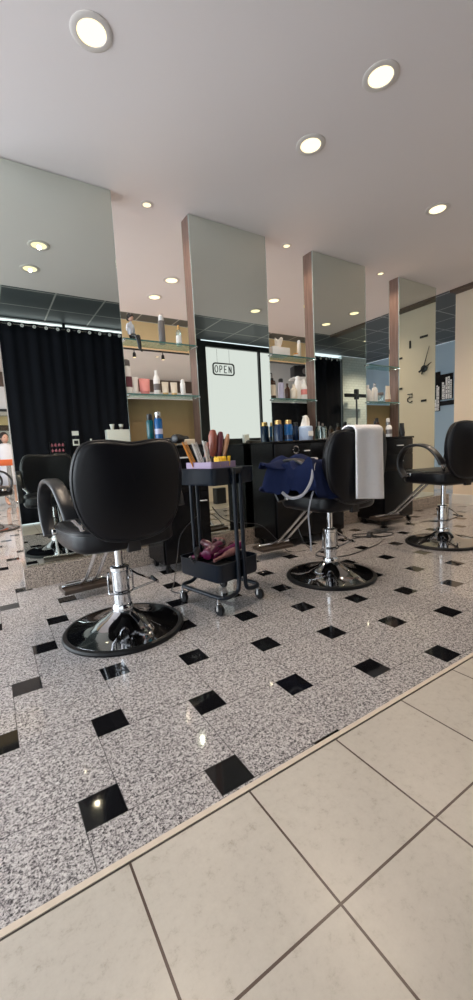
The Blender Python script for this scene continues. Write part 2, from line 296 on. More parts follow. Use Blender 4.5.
# wall behind the camera, with window openings
for x0, x1, mt in ((-4.0, -3.9, 'white'), (-0.1, 0.15, 'white'), (2.45, 3.62, 'white'), (5.66, 6.56, 'frame')):
    struct(B(x0, x1, YB - .1, YB, 0, ZC).build('wall_back', mt, smooth=False))
struct(B(7.60, 9.0, YB - .1, YB, 0, ZC).build('wall_back', 'brick', smooth=False))
struct(B(3.62, 5.66, YB - .1, YB, 0, 0.86).build('wall_back', 'cream', smooth=False))
def window(name, x0, x1, z0, z1, mull, panem, framem='frame', fw=0.06):
    t = empty(name, ((x0 + x1) / 2, YB, z0)); struct(t); cx = (x0 + x1) / 2
    X0, X1, H = x0 - cx, x1 - cx, z1 - z0
    b = MB().box(X0, X0 + fw, -.07, .02, 0, H).box(X1 - fw, X1, -.07, .02, 0, H).box(X0 + fw, X1 - fw, -.07, .02, 0, fw).box(X0 + fw, X1 - fw, -.07, .02, H - fw, H)
    for q in mull: b.box(q - cx - .02, q - cx + .02, -.07, .02, fw, H - fw)
    b.build('window_frame', framem, t, smooth=False)
    B(X0 + fw, X1 - fw, -.05, -.04, fw, H - fw).build('pane', panem, t, smooth=False); return t
window('window_1', -3.9, -0.1, 0.1, 3.0, [-2.6, -1.3], 'daystrong')
window('window_2', 0.15, 2.45, 0.1, 3.138, [1.3], 'daystrong', fw=0.012)
window('window_3', 3.74, 5.66, 1.14, 3.12, [5.12], 'dayfilm', fw=0.10)
struct(B(3.62, 5.66, YB, YB + .16, 0.86, 1.14).build('window_4', 'frame', smooth=False)).name = 'trim_4'
struct(B(3.62, 3.74, YB - .1, YB + .03, 1.2, ZC).build('trim_5', 'frame', smooth=False))
struct(B(5.66, 5.70, YB, YB + .03, 1.2, ZC).build('trim_6', 'frame', smooth=False))
window('window_5', 6.56, 7.60, 0.1, 3.05, [], 'daystrong', fw=0.03)
# side storefront on the left
t = empty('window_6', (XL, 4.3, 0.1)); struct(t)
b = MB().box(-.05, .03, -4.1, -4.0, 0, 2.9).box(-.05, .03, 4.0, 4.1, 0, 2.9).box(-.05, .03, -4.0, 4.0, 0, .08).box(-.05, .03, -4.0, 4.0, 2.82, 2.9)
for q in (-2, 0, 2): b.box(-.05, .03, q - .03, q + .03, .08, 2.82)
b.build('window_frame', 'frame', t, smooth=False); B(-.03, -.02, -4.0, 4.0, .08, 2.82).build('pane', 'dayside', t, smooth=False)
struct(B(XL - .1, XL, 0.2, 8.4, 3.0, ZC).build('wall_left', 'white', smooth=False)); struct(B(XL - .1, XL, 0.2, 8.4, 0, 0.1).build('wall_left', 'white', smooth=False))

# ---- curtains
def curtain(x0, x1, z0, z1, y, ng, label, group):
    t = empty('curtain', ((x0 + x1) / 2, y, 0), 0, label, 'curtain', group); W = x1 - x0; nf = ng
    def fn(u, v):
        a = u * nf * 2 * pi; amp = .007 * (1 - .25 * v); return (-W / 2 + W * u, amp * sin(a) + .008 * sin(a * .5 + v * 3), z0 + (z1 - z0) * (1 - v))
    MB().grid(fn, nf * 12, 14).build('cloth', 'curtain', t, solid=.004)
    for k in range(ng):
        u = (k + .25) / nf; x = -W / 2 + W * u
        r = MB(); r.T = Matrix.Translation((x, .030, z1 - .05)) @ Matrix.Rotation(radians(90), 4, 'X')
        prof = [(.007, -.003), (.025, -.003), (.025, .003), (.007, .003)]
        rings = [[(rr * cos(2 * pi * i / 16), rr * sin(2 * pi * i / 16), z) for i in range(16)] for rr, z in prof]
        rings.append(rings[0]); r.loft(rings, caps=False); r.build('grommet', 'grommet', t)
    return t
curtain(0.16, 1.32, 0.02, 3.065, -.050, 7, 'black grommet curtain covering left half of the window, mirrored above the front chair', None)
curtain(1.31, 2.44, 0.02, 3.065, -.044, 7, 'black grommet curtain covering right half of the same window, beside the mirrored shelf stand', None)
curtain(6.60, 7.50, 0.02, 3.06, -.05, 5, 'black grommet curtain mirrored in the third mirror column, beside pale brick wall', None)
for x0, x1, l in ((0.12, 2.46, 'thin curtain rod above the pair of black curtains'), (6.57, 7.53, 'thin curtain rod above the single black curtain')):
    r = MB().tube([(x0, -.05, 3.03), (x1, -.05, 3.03)], .009); r.sphere((x0, -.05, 3.03), .016); r.sphere((x1, -.05, 3.03), .016); tag(r.build('curtain_rod', 'silver'), l, 'curtain rod')

# ---- OPEN sign (faces the street)
t = empty('open_sign', (4.20, YB + .06, 2.60), 0, 'grey oval-cornered OPEN sign hanging in the bright film-covered window', 'sign')
out = rrect(.50, .24, .06, 5); inn = rrect(.455, .195, .045, 5)
rings = [[(x, -.012, z) for x, z in out], [(x, .012, z) for x, z in out], [(x, .012, z) for x, z in inn], [(x, -.012, z) for x, z in inn]]; rings.append(rings[0])
MB().loft(rings, caps=False).build('rim', 'signgrey', t)
def strokes(paths, r): 
    b = MB()
    for p in paths: b.tube(p, r, 6)
    return b
lw = .085; hh = .13
def lx(i): return -.20 + i * .105     # reads from the street side (-y)
def P(i, a, c): return (lx(i) + a * lw * .78, 0, -hh / 2 + c * hh)
O = [P(0, .5 + .5 * cos(a), .5 + .5 * sin(a)) for a in [2 * pi * k / 14 for k in range(15)]]
strokes([O], .009).build('letter', 'signgrey', t)
strokes([[P(1, 0.1, 0), P(1, 0.1, 1)], smoothpath([P(1, .1, 1), P(1, .75, .95), P(1, .85, .73), P(1, .7, .5), P(1, .1, .45)], 3)], .009).build('letter', 'signgrey', t)
strokes([[P(2, .1, 0), P(2, .1, 1)], [P(2, .1, 1), P(2, .9, 1)], [P(2, .1, .5), P(2, .75, .5)], [P(2, .1, 0), P(2, .9, 0)]], .009).build('letter', 'signgrey', t)
strokes([[P(3, .1, 0), P(3, .1, 1)], [P(3, .1, 1), P(3, .9, 0)], [P(3, .9, 0), P(3, .9, 1)]], .009).build('letter', 'signgrey', t)
for q in (-.14, .14): strokes([[(q, 0, .12), (q, 0, .38)]], .003).build('hanging_wire', 'silver', t)
# ---- black stand against the pale brick
t = empty('coat_stand', (7.82, 0.15, -.0), 0, 'black T-shaped pole stand in front of pale brick wall, seen in third mirror', 'coat stand')
MB().tube([(0, 0, 0.03), (0, 0, 2.30)], .022).build('pole', 'blackp', t); MB().box(-.40, .38, -.03, .03, 2.13, 2.21, .012).build('crossbar', 'blackp', t); MB().lathe([(.2, 0), (.2, .015), (.03, .035), (.022, .035)], 20).build('base', 'blackp', t)
MB().box(-.05, .05, -.04, .04, 2.08, 2.32, .01).build('clamp', 'blackp', t)

# ================================================================== DIVIDER: curb, mirror columns, shelves
struct(B(0.165, 6.0, 3.40, 3.72, 0, 0.16, 0.004).build('floor_curb', 'curb', smooth=False)).name = 'trim_7'
panels = [(0.19, 1.10, 'widest, behind the nearest styling chair'), (1.80, 2.66, 'second from left, reflecting the OPEN window'), (3.31, 4.18, 'third from left, behind the towel chair'), (4.845, 5.68, 'rightmost, reflecting the cream clock wall')]
for x0, x1, d in panels:
    t = empty('mirror_column', ((x0 + x1) / 2, 3.53, 0.16), 0, 'floor to ceiling mirrored wooden column, ' + d, 'mirror', 'mirror columns of the styling island'); W = (x1 - x0) / 2
    B(-W + .002, W - .002, -.068, .07, 0, ZC - .16).build('wooden_core', 'wood', t, smooth=False)
    B(-W + .001, W - .001, -.080, -.069, 0.002, ZC - .165).build('mirror', 'mirror', t, smooth=False)
    B(-W + .001, W - .001, .071, .080, 0.002, ZC - .165).build('mirror', 'mirror', t, smooth=False)
    b = MB().box(-W - .001, -W + .0012, -.082, -.068, .002, ZC - .165).box(W - .0012, W + .001, -.082, -.068, .002, ZC - .165); b.build('mirror_edge', 'mirror_edge', t, smooth=False)
gaps = [(1.10, 1.80, 'between the first and second mirror columns'), (2.66, 3.31, 'between the second and third mirror columns'), (4.18, 4.845, 'between the third and last mirror columns')]
for gi, (x0, x1, d) in enumerate(gaps):
    for z, nm in ((1.985, 'upper'), (1.525, 'lower')):
        cx = (x0 + x1) / 2; W = (x1 - x0) / 2
        t = empty('glass_shelf', (cx, 3.52, z), 0, '%s glass shelf %s' % (nm, d), 'shelf', 'glass shelves')
        B(-W + .004, W - .004, -.074, .12, -.012, 0).build('glass_plate', 'shelf', t, smooth=False)
        B(-W + .004, W - .004, -.077, -.0745, -.0125, .0005).build('polished_edge', 'shelf_edge', t, smooth=False)
        for sx in (-1, 1): B(sx * (W - .012) - .01, sx * (W - .012) + .01, -.10, .0, -.024, -.0125, .003).build('bracket', 'chrome', t)
    t = B(x0 + .003, x1 - .003, 3.60, 3.62, 0.16, 1.50).build('back_board', ('goldboard', 'laminate', 'goldboard')[gi], smooth=False)
    tag(t, ('golden brown board', 'black board', 'golden brown board')[gi] + ' filling the lower opening ' + d, 'panel')

# ================================================================== LIGHTS IN THE CEILING
def pot(x, y, label, small=False, power=None, mk=True):
    t = empty('ceiling_light', (x, y, ZC), 0, label, 'ceiling light', 'small eyeball spots' if small else 'round recessed ceiling lights')
    R = .055 if small else .105; r = .032 if small else .070
    prof = [(r, -.001), (r + .004, -.007), (R - .010, -.008), (R, -.003), (R, -.0005)]
    rings = [[(q * cos(2 * pi * i / 28), q * sin(2 * pi * i / 28), z) for i in range(28)] for q, z in prof]
    MB().loft(rings, caps=False).build('trim_ring', 'trim', t)
    MB().lathe([(r + .002, -.001), (r + .002, -.004), (.002, -.0045)], 24).build('lens', 'lampsmall' if small else 'lampwarm', t)
    l = bpy.data.lights.new('lamp', 'SPOT'); l.energy = POT if power is None else power * POT / 16; l.color = (1.0, .81, .62); l.spot_size = radians(140); l.spot_blend = .9; l.shadow_soft_size = .018
    o = bpy.data.objects.new('lamp', l); COL.objects.link(o); o.parent = t; o.location = (0, 0, -.022); return t
near = [(.70, 2.28, 'nearest to camera, at top left of the photo'), (2.23, 1.71, 'above the front floor, at upper right'), (2.23, 2.31, 'in the middle of the white ceiling'), (3.85, 2.33, 'at right edge of photo, above the towel chair'),
        (.67, 1.70, 'just in front of the nearest one, seen mirrored'), (3.83, 1.62, 'over the right front floor, seen mirrored'), (5.40, 1.58, 'farthest right in front row, seen mirrored'), (5.42, 2.20, 'farthest right in second row, seen mirrored')]
for x, y, d in near: pot(x, y, 'round warm recessed ceiling light ' + d)
for x, n in ((.70, 'first'), (2.22, 'second'), (3.83, 'third'), (5.42, 'last')):
    for y, r in ((4.81, 'nearer'), (5.40, 'farther')):
        pot(x, y, 'round recessed ceiling light beyond the mirrors, %s row, %s from left' % (r, n), power=36)
for x, n in ((1.43, 'first and second'), (2.99, 'second and third'), (4.54, 'third and last')): pot(x, 3.50, 'small eyeball spotlight in ceiling between %s mirror columns' % n, True, 9)
pot(7.05, 1.07, 'small recessed light in dark tile ceiling, seen in the third mirror', True, 8); pot(7.55, 4.1, 'small recessed light in dark tile ceiling near the blue wall', True, 14); pot(3.48, 8.55, 'small recessed light in the back room ceiling', True, 130)
pot(8.1, .75, 'added small light in dark tile ceiling, brightening the pale brick wall', True, 48)  # extra lamp, added only to brighten the mirrored brick wall
pot(7.6, 2.6, 'small recessed light in dark tile ceiling beyond the cream pier', True, 16)
pot(1.2, 8.6, 'small recessed light at left of the back room', True, 130); pot(5.0, 8.6, 'small recessed light at right of the back room', True, 130)
# track light of the back room
t = empty('track_light', (3.0, 7.22, 2.90), 0, 'black ceiling track with spot heads seen above the shelf bottles', 'track light')
B(-1.4, 1.6, -.018, .018, -.012, .012).build('track', 'blackp', t, smooth=False)
for x in (-1.2, 0, 1.4): MB().tube([(x, 0, .012), (x, 0, .24)], .006).build('suspension_rod', 'blackp', t)
for x in (-.50, .05, .75):
    h = MB().tube([(x, 0, -.012), (x, 0, -.06)], .008).lathe([(.012, -.05), (.028, -.07), (.034, -.14), (.030, -.14)], 14, x, 0).build('spot_head', 'blackp', t)
    MB().lathe([(.028, -.139), (.028, -.143)], 14, x, 0).build('bulb', 'lampsmall', h)

# ================================================================== STYLING CHAIR
def pad(outline, thick, edge, bulge=0.0, curve=0.0, rings_in=4):
    """cushion in local x (width) / v (height); thickness along w. returns loft rings of (x, w, v)"""
    cx = sum(p[0] for p in outline) / len(outline); cv = sum(p[1] for p in outline) / len(outline); rr = []
    ext = max(max(abs(p[0] - cx) for p in outline), 1e-3)
    def ring(ins, w):
        out = []
        for x, v in outline:
            dx, dv = x - cx, v - cv; l = math.hypot(dx, dv); k = max(.02, 1 - ins / l); X = cx + dx * k; V = cv + dv * k
            out.append((X, w + curve * X * X, V))
        return out
    for k in range(rings_in, 0, -1): q = edge + (ext - edge) * k / (rings_in + .15); rr.append(ring(q, -thick / 2 - bulge * (1 - (1 - q / ext) ** 2) if q > edge else -thick / 2))
    for k in range(5): a = radians(90 * k / 4); rr.append(ring(edge * (1 - sin(a)), -thick / 2 + edge * (1 - cos(a))))
    for k in range(5): a = radians(90 * (1 - k / 4)); rr.append(ring(edge * (1 - sin(a)), thick / 2 - edge * (1 - cos(a))))
    for k in range(1, rings_in + 1): q = edge + (ext - edge) * k / (rings_in + .15); rr.append(ring(q, thick / 2 + bulge * (1 - (1 - q / ext) ** 2)))
    return rr
def closedcurve(pts, n=5): return [(p.x, p.y) for p in smoothpath([(a, b, 0) for a, b in pts], n, True)]
def styling_chair(loc, yaw, label, arms=True):
    t = empty('styling_chair', loc, yaw, label, 'chair', 'black styling chairs')
    # base: flared round disc
    b = MB().lathe([(.315, .012), (.308, .022), (.25, .030), (.17, .048), (.10, .082), (.055, .120), (.050, .13), (.02, .13)], 56); base = b.build('base', 'chromedark', t)
    prof = [(.335, 0), (.337, .010), (.330, .020), (.312, .024), (.306, .018), (.306, 0)]; rings = [[(r * cos(2 * pi * i / 56), r * sin(2 * pi * i / 56), z) for i in range(56)] for r, z in prof]
    rings.append(rings[0]); MB().loft(rings, caps=False).build('rubber_rim', 'rubber', base)
    b = MB().lathe([(.056, .110), (.060, .135), (.052, .15), (.048, .155), (.048, .345), (.053, .35), (.053, .368), (.040, .374), (.028, .376)], 28); col = b.build('hydraulic_column', 'chrome', t)
    MB().lathe([(.022, .20), (.022, .50)], 20).build('piston', 'chrome', t)
    # pump bracket and pedal
    b = MB().tube(smoothpath([(-.060, .02, .34), (-.070, 0, .31), (-.070, 0, .23), (-.066, -.02, .225), (0, -.070, .225), (.066, -.02, .225), (.070, 0, .23), (.070, 0, .31), (.060, .02, .34)], 3), .0055)
    b.build('pump_bracket', 'chromedark', col)
    b = MB().tube([(.05, 0, .345), (.09, -.03, .31), (.20, -.02, .245)], .006).tube([(.05, -.04, .228), (.205, -.03, .243)], .006).tube([(.20, -.06, .244), (.215, .06, .244)], .009)
    b.build('pedal', 'chromedark', col)
    B(-.13, .13, -.15, .15, .497, .516, .004).build('seat_plate', 'blackp', t)
    # seat
    o = closedcurve([(0, -.262), (.15, -.255), (.250, -.20), (.280, -.05), (.280, .12), (.255, .235), (.14, .27), (0, .275), (-.14, .27), (-.255, .235), (-.280, .12), (-.280, -.05), (-.250, -.20), (-.15, -.255)])
    rr = [[(x, v, .576 + w_) for x, w_, v in r] for r in pad(o, .125, .038, .012)]
    s = MB().loft(rr).build('seat', 'vinyl', t)
    ring = [(x * .995, y * .995, .615) for x, y in o]; MB().tube(ring, .005, 6, closed=True).build('piping', 'vinyl_grey', s)
    # backrest: tilted back a little, wide rounded shoulders with a dip on top
    o = closedcurve([(0, 1.050), (.12, 1.062), (.215, 1.052), (.262, .99), (.282, .88), (.270, .76), (.228, .655), (.15, .585), (0, .562), (-.15, .585), (-.228, .655), (-.270, .76), (-.282, .88), (-.262, .99), (-.215, 1.052), (-.12, 1.062)])
    rr = [[(x, w_ - .262 - (v - .5) * .09, v) for x, w_, v in r] for r in pad(o, .085, .036, .010, curve=.42)]
    s = MB().loft(rr).build('backrest', 'vinyl', t)
    ring = [(x * .992, -.262 - (v - .5) * .09 + .42 * x * x - .022, .77 + (v - .77) * .992) for x, v in o]; MB().tube(ring, .0055, 6, closed=True).build('piping', 'vinyl_grey', s)
    B(-.035, .035, -.262, -.232, .50, .66, .005).build('back_bracket', 'blackp', t)
    for sx in (-1, 1):
        X = lambda q: sx * q
        path = smoothpath([(X(.308), .17, .575), (X(.310), .225, .66), (X(.310), .225, .76), (X(.308), .15, .850), (X(.304), .03, .878), (X(.300), -.10, .850), (X(.292), -.19, .770), (X(.285), -.225, .70)], 6)
        a = MB().band(path, .070, .026).build('armrest', 'vinyl_grey', t)
        MB().box(min(X(.25), X(.31)), max(X(.25), X(.31)), .10, .16, .585, .615, .004).build('arm_bracket', 'chrome', a)
        MB().tube([(X(.285), -.215, .715), (X(.24), -.20, .66), (X(.22), -.19, .61)], .012).build('arm_bracket', 'chrome', a)
    # footrest
    fr = MB().tube([(-.036, .18, .51), (-.038, .58, .17), (-.038, .72, .10)], .0125, 10).tube([(.036, .18, .51), (.038, .58, .17), (.038, .72, .10)], .0125, 10).tube([(-.17, .74, .10), (.17, .74, .10)], .014, 10).build('footrest', 'chrome', t)
    B(-.17, .17, .66, .84, .055, .085, .006).build('footplate', 'footplate', fr)
    return t
c1 = styling_chair((.582, 2.22, 0), radians(4), 'nearest black styling chair, seen from behind, with empty seat and padded arms')
def lifted(o, dz):
    for ch in o.children:
        if ch.name.split('.')[0] not in ('base', 'hydraulic_column'): ch.location.z += dz
lifted(copy_tree(c1, (2.14, 2.12, 0), radians(-2), 'black styling chair with white towel over its back and blue cape on its seat', 'black styling chairs'), .02)
lifted(copy_tree(c1, (3.66, 2.13, 0), radians(-10), 'black styling chair cut off by the right edge of the photo', 'black styling chairs'), .075)
copy_tree(c1, (0.02, 6.85, 0), radians(-80), 'distant black styling chair beyond the left end of the mirrors', 'black styling chairs')

# ================================================================== TOWEL AND CAPE ON SECOND CHAIR
def towel_fn(u, v):
    # hangs straight down behind the backrest, folds over its top and a short way down the front
    x = 2.025 + .272 * u; yb = 1.757 + .30 * (x - 2.14) ** 2
    if v < .60:
        z = .632 - .028 * u + (v / .60) * (.446 + .028 * u); y = yb - .004 * sin(u * 9 + v * 3) + .010 * (1 - v / .6) * sin(u * 6)
    elif v < .75:
        a = (v - .60) / .15 * pi; z = 1.078 + .030 * sin(a); y = yb + .058 * (1 - cos(a))
    else: z = 1.078 - (v - .75) / .25 * .16; y = yb + .118 + .006 * sin(u * 7)
    return (x, y, z)
tag(MB().grid(towel_fn, 14, 40).build('towel', 'towel', solid=.010), 'white terry towel hanging over the back of the second styling chair', 'towel')
# cape: heaped over the left arm and down onto the seat
CP = (2.0, 2.2, .66)
def lerp_profile(u, pts):
    for (a, p), (b, q) in zip(pts, pts[1:]):
        if u <= b: t_ = (u - a) / (b - a); t_ = t_ * t_ * (3 - 2 * t_); return tuple(m_ + (n_ - m_) * t_ for m_, n_ in zip(p, q))
    return pts[-1][1]
PR = [(0, (1.765, .690)), (.10, (1.755, .80)), (.18, (1.765, .895)), (.28, (1.86, .918)), (.45, (1.99, .880)), (.65, (2.17, .81)), (.82, (2.33, .74)), (1.0, (2.45, .665))]
def cape_fn(u, v):
    x, z = lerp_profile(u, PR); y = 1.87 + .11 * max(0, (u - .4)) + .60 * v + .02 * sin(7 * u)
    e = min(1, v / .13); e = e * e * (3 - 2 * e); g = min(1, (1 - v) / .25); g = g * g * (3 - 2 * g); low = .665 if u > .3 else .72 - .2 * u
    k_ = e * g; crumple = .020 * sin(11 * u + 6 * v) + .014 * sin(19 * v - 8 * u) + .010 * sin(33 * u + 15 * v) + .008 * sin(41 * v + 9 * u)
    z = low + (z - low) * k_ + crumple * (.25 + .75 * k_) * (.3 if u > .9 else 1)
    x += .016 * sin(13 * v + 4 * u) - .04 * (1 - k_) * (u < .3); y -= .03 * sin(9 * u) * (1 - e)
    return (x, y, z)
cape = empty('salon_cape', CP, 0, 'crumpled navy blue salon cape heaped on the seat of the second styling chair', 'cape')
def off(fn): return lambda u, v: tuple(a - b for a, b in zip(fn(u, v), CP))
MB().grid(off(cape_fn), 50, 44).build('cloth', 'navy', cape, solid=.006)
def flap_fn(u, v):
    w_ = (v - .5) * (1 - .7 * u); return (1.90 - .24 * u, 2.28 + .30 * w_ + .06 * u, .915 - .015 * u - .16 * abs(w_) + .012 * sin(12 * v + 6 * u))
MB().grid(off(flap_fn), 14, 10).build('collar_flap', 'navy', cape, solid=.008)
cape.location = (2.0, 2.15, .645)
def rel(pts): return [(p.x - 2.0, p.y - 2.15, p.z - .645) for p in smoothpath(pts, 5)]
MB().tube(rel([(1.93, 2.10, .905), (1.87, 1.96, .908), (1.79, 1.90, .87), (1.745, 1.88, .77), (1.69, 1.90, .685), (1.655, 1.98, .66), (1.615, 2.02, .70)]), .010, 8, ry=.003).build('neck_strap', 'strapc', cape)
MB().tube(rel([(1.80, 1.91, .72), (1.79, 1.93, .66), (1.795, 1.97, .54), (1.82, 1.99, .42), (1.835, 2.0, .33), (1.835, 2.0, .27)]), .008, 8, ry=.003).build('waist_tie', 'strapc', cape)

# ================================================================== TROLLEY
TR = empty('utility_trolley', (1.235, 2.235, 0), radians(12), 'black two-tier metal trolley on casters between the first two styling chairs', 'trolley')
def tray(z, h, w, d, name):
    out = rrect(w, d, .035, 5); inn = rrect(w - .012, d - .012, .030, 5)
    rings = [[(x * .97, y * .97, z) for x, y in out], [(x, y, z + .012) for x, y in out], [(x * 1.0, y * 1.0, z + h - .006) for x, y in out], [(x * 1.02, y * 1.02, z + h) for x, y in out], [(x, y, z + h) for x, y in inn], [(x, y, z + .012) for x, y in inn], [(x * .6, y * .6, z + .010) for x, y in inn]]
    return MB().loft(rings).build(name, 'trolley', TR)
TW, TD = .34, .36
tray(.785, .10, .34, .40, 'top_tray'); tray(.195, .115, .35, .40, 'bottom_tray')
for sy in (-1, 1):
    y = sy * (TD / 2 + .032)
    for sx in (-1, 1):
        x = sx * .027
        p = [(x, y, .875), (x, y, .20)] + [tuple(q) for q in smoothpath([(x, y, .17), (x + sx * .012, y, .125), (x + sx * .05, y, .108), (sx * .13, y, .105), (sx * .165, y - sy * .03, .105), (sx * .17, y - sy * .07, .105), (sx * .17, 0, .105)], 4)]
        MB().tube(p, .0135, 10).build('frame_tube', 'trolley', TR)
    B(-.045, .045, y - .012, y + .012, .845, .885, .004).build('tube_cap', 'blackp', TR)
    for z in (.24, .83): B(-.05, .05, y - sy * .034 - .006, y - sy * .034 + .022 * sy + .006 if sy > 0 else y - sy * .034 + .006, z - .012, z + .012).build('clamp_plate', 'blackp', TR, smooth=False)
for sx in (-1, 1):
    for sy in (-1, 1):
        x, y = sx * .178, sy * .178
        c = MB().tube([(x, y, .10), (x, y, .072)], .008).box(x - .016, x - .012, y - .014, y + .004, .03, .074).box(x + .012, x + .016, y - .014, y + .004, .03, .074).box(x - .016, x + .016, y - .016, y + .012, .066, .074).build('caster', 'silver', TR)
        wv = MB(); wv.T = Matrix.Translation((x, y - .010, .0365)) @ Matrix.Rotation(radians(90), 4, 'Y'); wv.lathe([(.01, -.011), (.033, -.011), (.036, -.006), (.036, .006), (.033, .011), (.01, .011)], 20); wv.build('wheel', 'rubber', c)
def trl(x, y): 
    a = radians(12); return (1.235 + x * cos(a) - y * sin(a), 2.235 + x * sin(a) + y * cos(a))
# lilac box lying across the tray rim + contents
bx, by = trl(-.045, -.03)
t = empty('organizer_box', (bx, by, .886), radians(12), 'shallow lilac plastic box on top tray of the trolley holding brushes', 'box')
b = MB(); out = rrect(.205, .25, .012, 3); inn = rrect(.195, .24, .010, 3)
b.loft([[(x, y, 0) for x, y in out], [(x, y, .038) for x, y in out], [(x, y, .038) for x, y in inn], [(x, y, .005) for x, y in inn]]); b.build('box_body', 'lilac', t)
B(-.095, .095, -.003, .003, .006, .034).build('divider', 'lilac', t, smooth=False)
def lean(name, dx, dy, tilt, az, bmk, label, cat, grp=None):
    x, y = trl(-.045 + dx, -.03 + dy); o = empty(name, (x, y, .895), 0, label, cat, grp); bmk(o); o.rotation_euler = (radians(tilt), 0, radians(az)) if name == 'hair_brush' else (0, radians(-tilt), radians(15)); return o
def brush(hm, l=.20, r=.016):
    def mk(o):
        MB().lathe([(.004, .0), (.010, .01), (.011, .05), (.012, .06)], 12).build('bristle_barrel', 'blackp', o)
        MB().lathe([(.008, .055), (r * .7, .07), (r, .11), (r * 1.05, l * .85), (r * .6, l), (.003, l + .004)], 14).build('handle', hm, o)
    return mk
def comb(cm, l=.17, w=.028):
    def mk(o):
        b = MB().box(-w / 2, -w / 2 + .010, -.002, .002, 0, l)
        for k in range(22): z = .004 + k * (l - .01) / 22; b.box(-w / 2 + .009, w / 2, -.0012, .0012, z, z + .003)
        b.build('comb_body', cm, o)
    return mk
lean('hair_brush', .035, .02, 4, 20, brush('redbrown', .225, .027), 'thick red-brown handled round brush, tallest in the lilac box', 'brush')
lean('hair_brush', .060, .00, -10, -80, brush('plum', .215, .022), 'dark plum handled brush beside the red-brown brush', 'brush')
lean('hair_brush', .078, -.02, -18, -80, brush('tan', .205, .015), 'slim tan handled brush at right end of the lilac box', 'brush')
lean('hair_brush', -.02, .06, 24, 80, brush('navybottle', .19, .018), 'dark blue handled brush leaning left in the lilac box', 'brush')
lean('hair_brush', -.045, .02, 14, 70, brush('redbrown', .15, .011), 'thin short red-brown brush in middle of the lilac box', 'brush')
lean('hair_comb', -.085, .05, 26, 78, comb('orange', .18, .036), 'orange comb leaning over left end of the lilac box', 'comb')
lean('hair_comb', -.065, .00, 22, 75, comb('whitep', .165, .042), 'wide white comb leaning left beside the orange comb', 'comb')
lean('hair_comb', -.035, -.03, 12, 75, comb('whitep', .165, .034), 'narrow white comb standing near middle of the lilac box', 'comb')
lean('hair_comb', .0, .08, 30, 80, comb('blackp', .16, .03), 'black comb leaning at back of the lilac box', 'comb')
for k in range(9):
    dx = -.028 + .018 * (k % 5) ; dy = -.115 + .03 * (k // 5); x, y = trl(-.045 + dx, -.03 + dy)
    b = MB().box(-.007, .007, -.010, .010, 0, .055, .003).box(-.009, .009, -.004, .004, .045, .062, .002)
    o = b.build('hair_clip', 'yellow', loc=(x, y, .893)); o.rotation_euler = (radians(random.uniform(-10, 10)), radians(random.uniform(-10, 10)), radians(12 + random.uniform(-30, 30)))
    tag(o, 'small yellow hair clip in the cluster at front of the lilac box', 'hair clip', 'yellow hair clips')
# lower tray contents
def dryer(name, loc, rot, body, label):
    t = empty(name, loc, 0, label, 'hair dryer'); t.rotation_euler = rot
    b = MB(); b.T = Matrix.Rotation(radians(90), 4, 'Y'); b.lathe([(.02, -.085), (.034, -.08), (.040, -.05), (.040, .0), (.033, .04), (.027, .09), (.025, .10), (.018, .10)], 20); b.build('barrel', body, t)
    MB().tube(smoothpath([(-.02, 0, -.03), (-.025, 0, -.08), (-.04, 0, -.16)], 4), .016, 12).build('handle', body, t)
    b = MB(); b.T = Matrix.Rotation(radians(90), 4, 'Y'); b.lathe([(.026, .10), (.030, .12), (.022, .14), (.016, .14)], 16); b.build('nozzle', 'blackp', t); return t
x, y = trl(-.03, .02); dryer('hair_dryer', (x, y, .345), (radians(70), radians(-10), radians(30)), 'magenta', 'magenta hair dryer lying in the bottom tray of the trolley')
x, y = trl(.07, -.05)
b = MB(); b.tube(smoothpath([(-.12, 0, 0), (-.05, .02, .01), (.03, 0, .03), (.10, -.02, .05)], 5), [.018] * 5 + [.022] * 5 + [.028] * 6, 12); tag(b.build('hair_brush', 'magenta', loc=(x - .02, y, .315)), 'fat magenta brush lying in front in the bottom tray', 'brush')
for k, (dx, dy, dz, a) in enumerate(((.10, .02, .03, 20), (.12, -.03, .075, 40), (.06, .07, .05, 70), (.09, .09, .09, 10), (.12, .06, .03, 80))):
    x, y = trl(dx, dy); b = MB(); b.T = Matrix.Rotation(radians(90), 4, 'Y'); r = .033; rings = [[(q * cos(2 * pi * i / 16), q * sin(2 * pi * i / 16), z) for i in range(16)] for q, z in ((r * .8, -.035), (r, -.035), (r, .035), (r * .8, .035))]; rings.append(rings[0]); b.loft(rings, caps=False)
    o = b.build('hair_roller', 'net', loc=(x, y, .275 + dz)); o.rotation_euler = (0, radians(10), radians(a)); tag(o, 'brown mesh hair roller piled at right end of the bottom tray', 'hair roller', 'mesh rollers in the bottom tray')
for k, (dx, dy, dz, a, mm, l) in enumerate(((-.10, .10, .085, 60, 'blackp', 'black brush at back left of the bottom tray'), (-.02, -.10, .10, 15, 'net', 'brown patterned brush lying across front of the bottom tray'), (.03, .10, .12, 100, 'plum', 'plum brush on top of the pile in the bottom tray'))):
    x, y = trl(dx, dy); o = MB().tube([(-.11, 0, 0), (-.03, 0, .01), (0, 0, .015), (.05, 0, .02), (.10, 0, .03)], [.010, .012, .020, .026, .020], 12).build('hair_brush', mm, loc=(x, y, .215 + dz)); o.rotation_euler = (0, 0, radians(a)); tag(o, l, 'brush')
o = MB().tube(smoothpath([(.07 * cos(q * .55), .055 * sin(q * .55), .004 * q) for q in range(26)], 3), .0045, 8).build('dryer_cable', 'blackp', loc=(*trl(.02, .05), .285)); tag(o, 'coiled black cable lying over the magenta dryer in the bottom tray', 'cable')
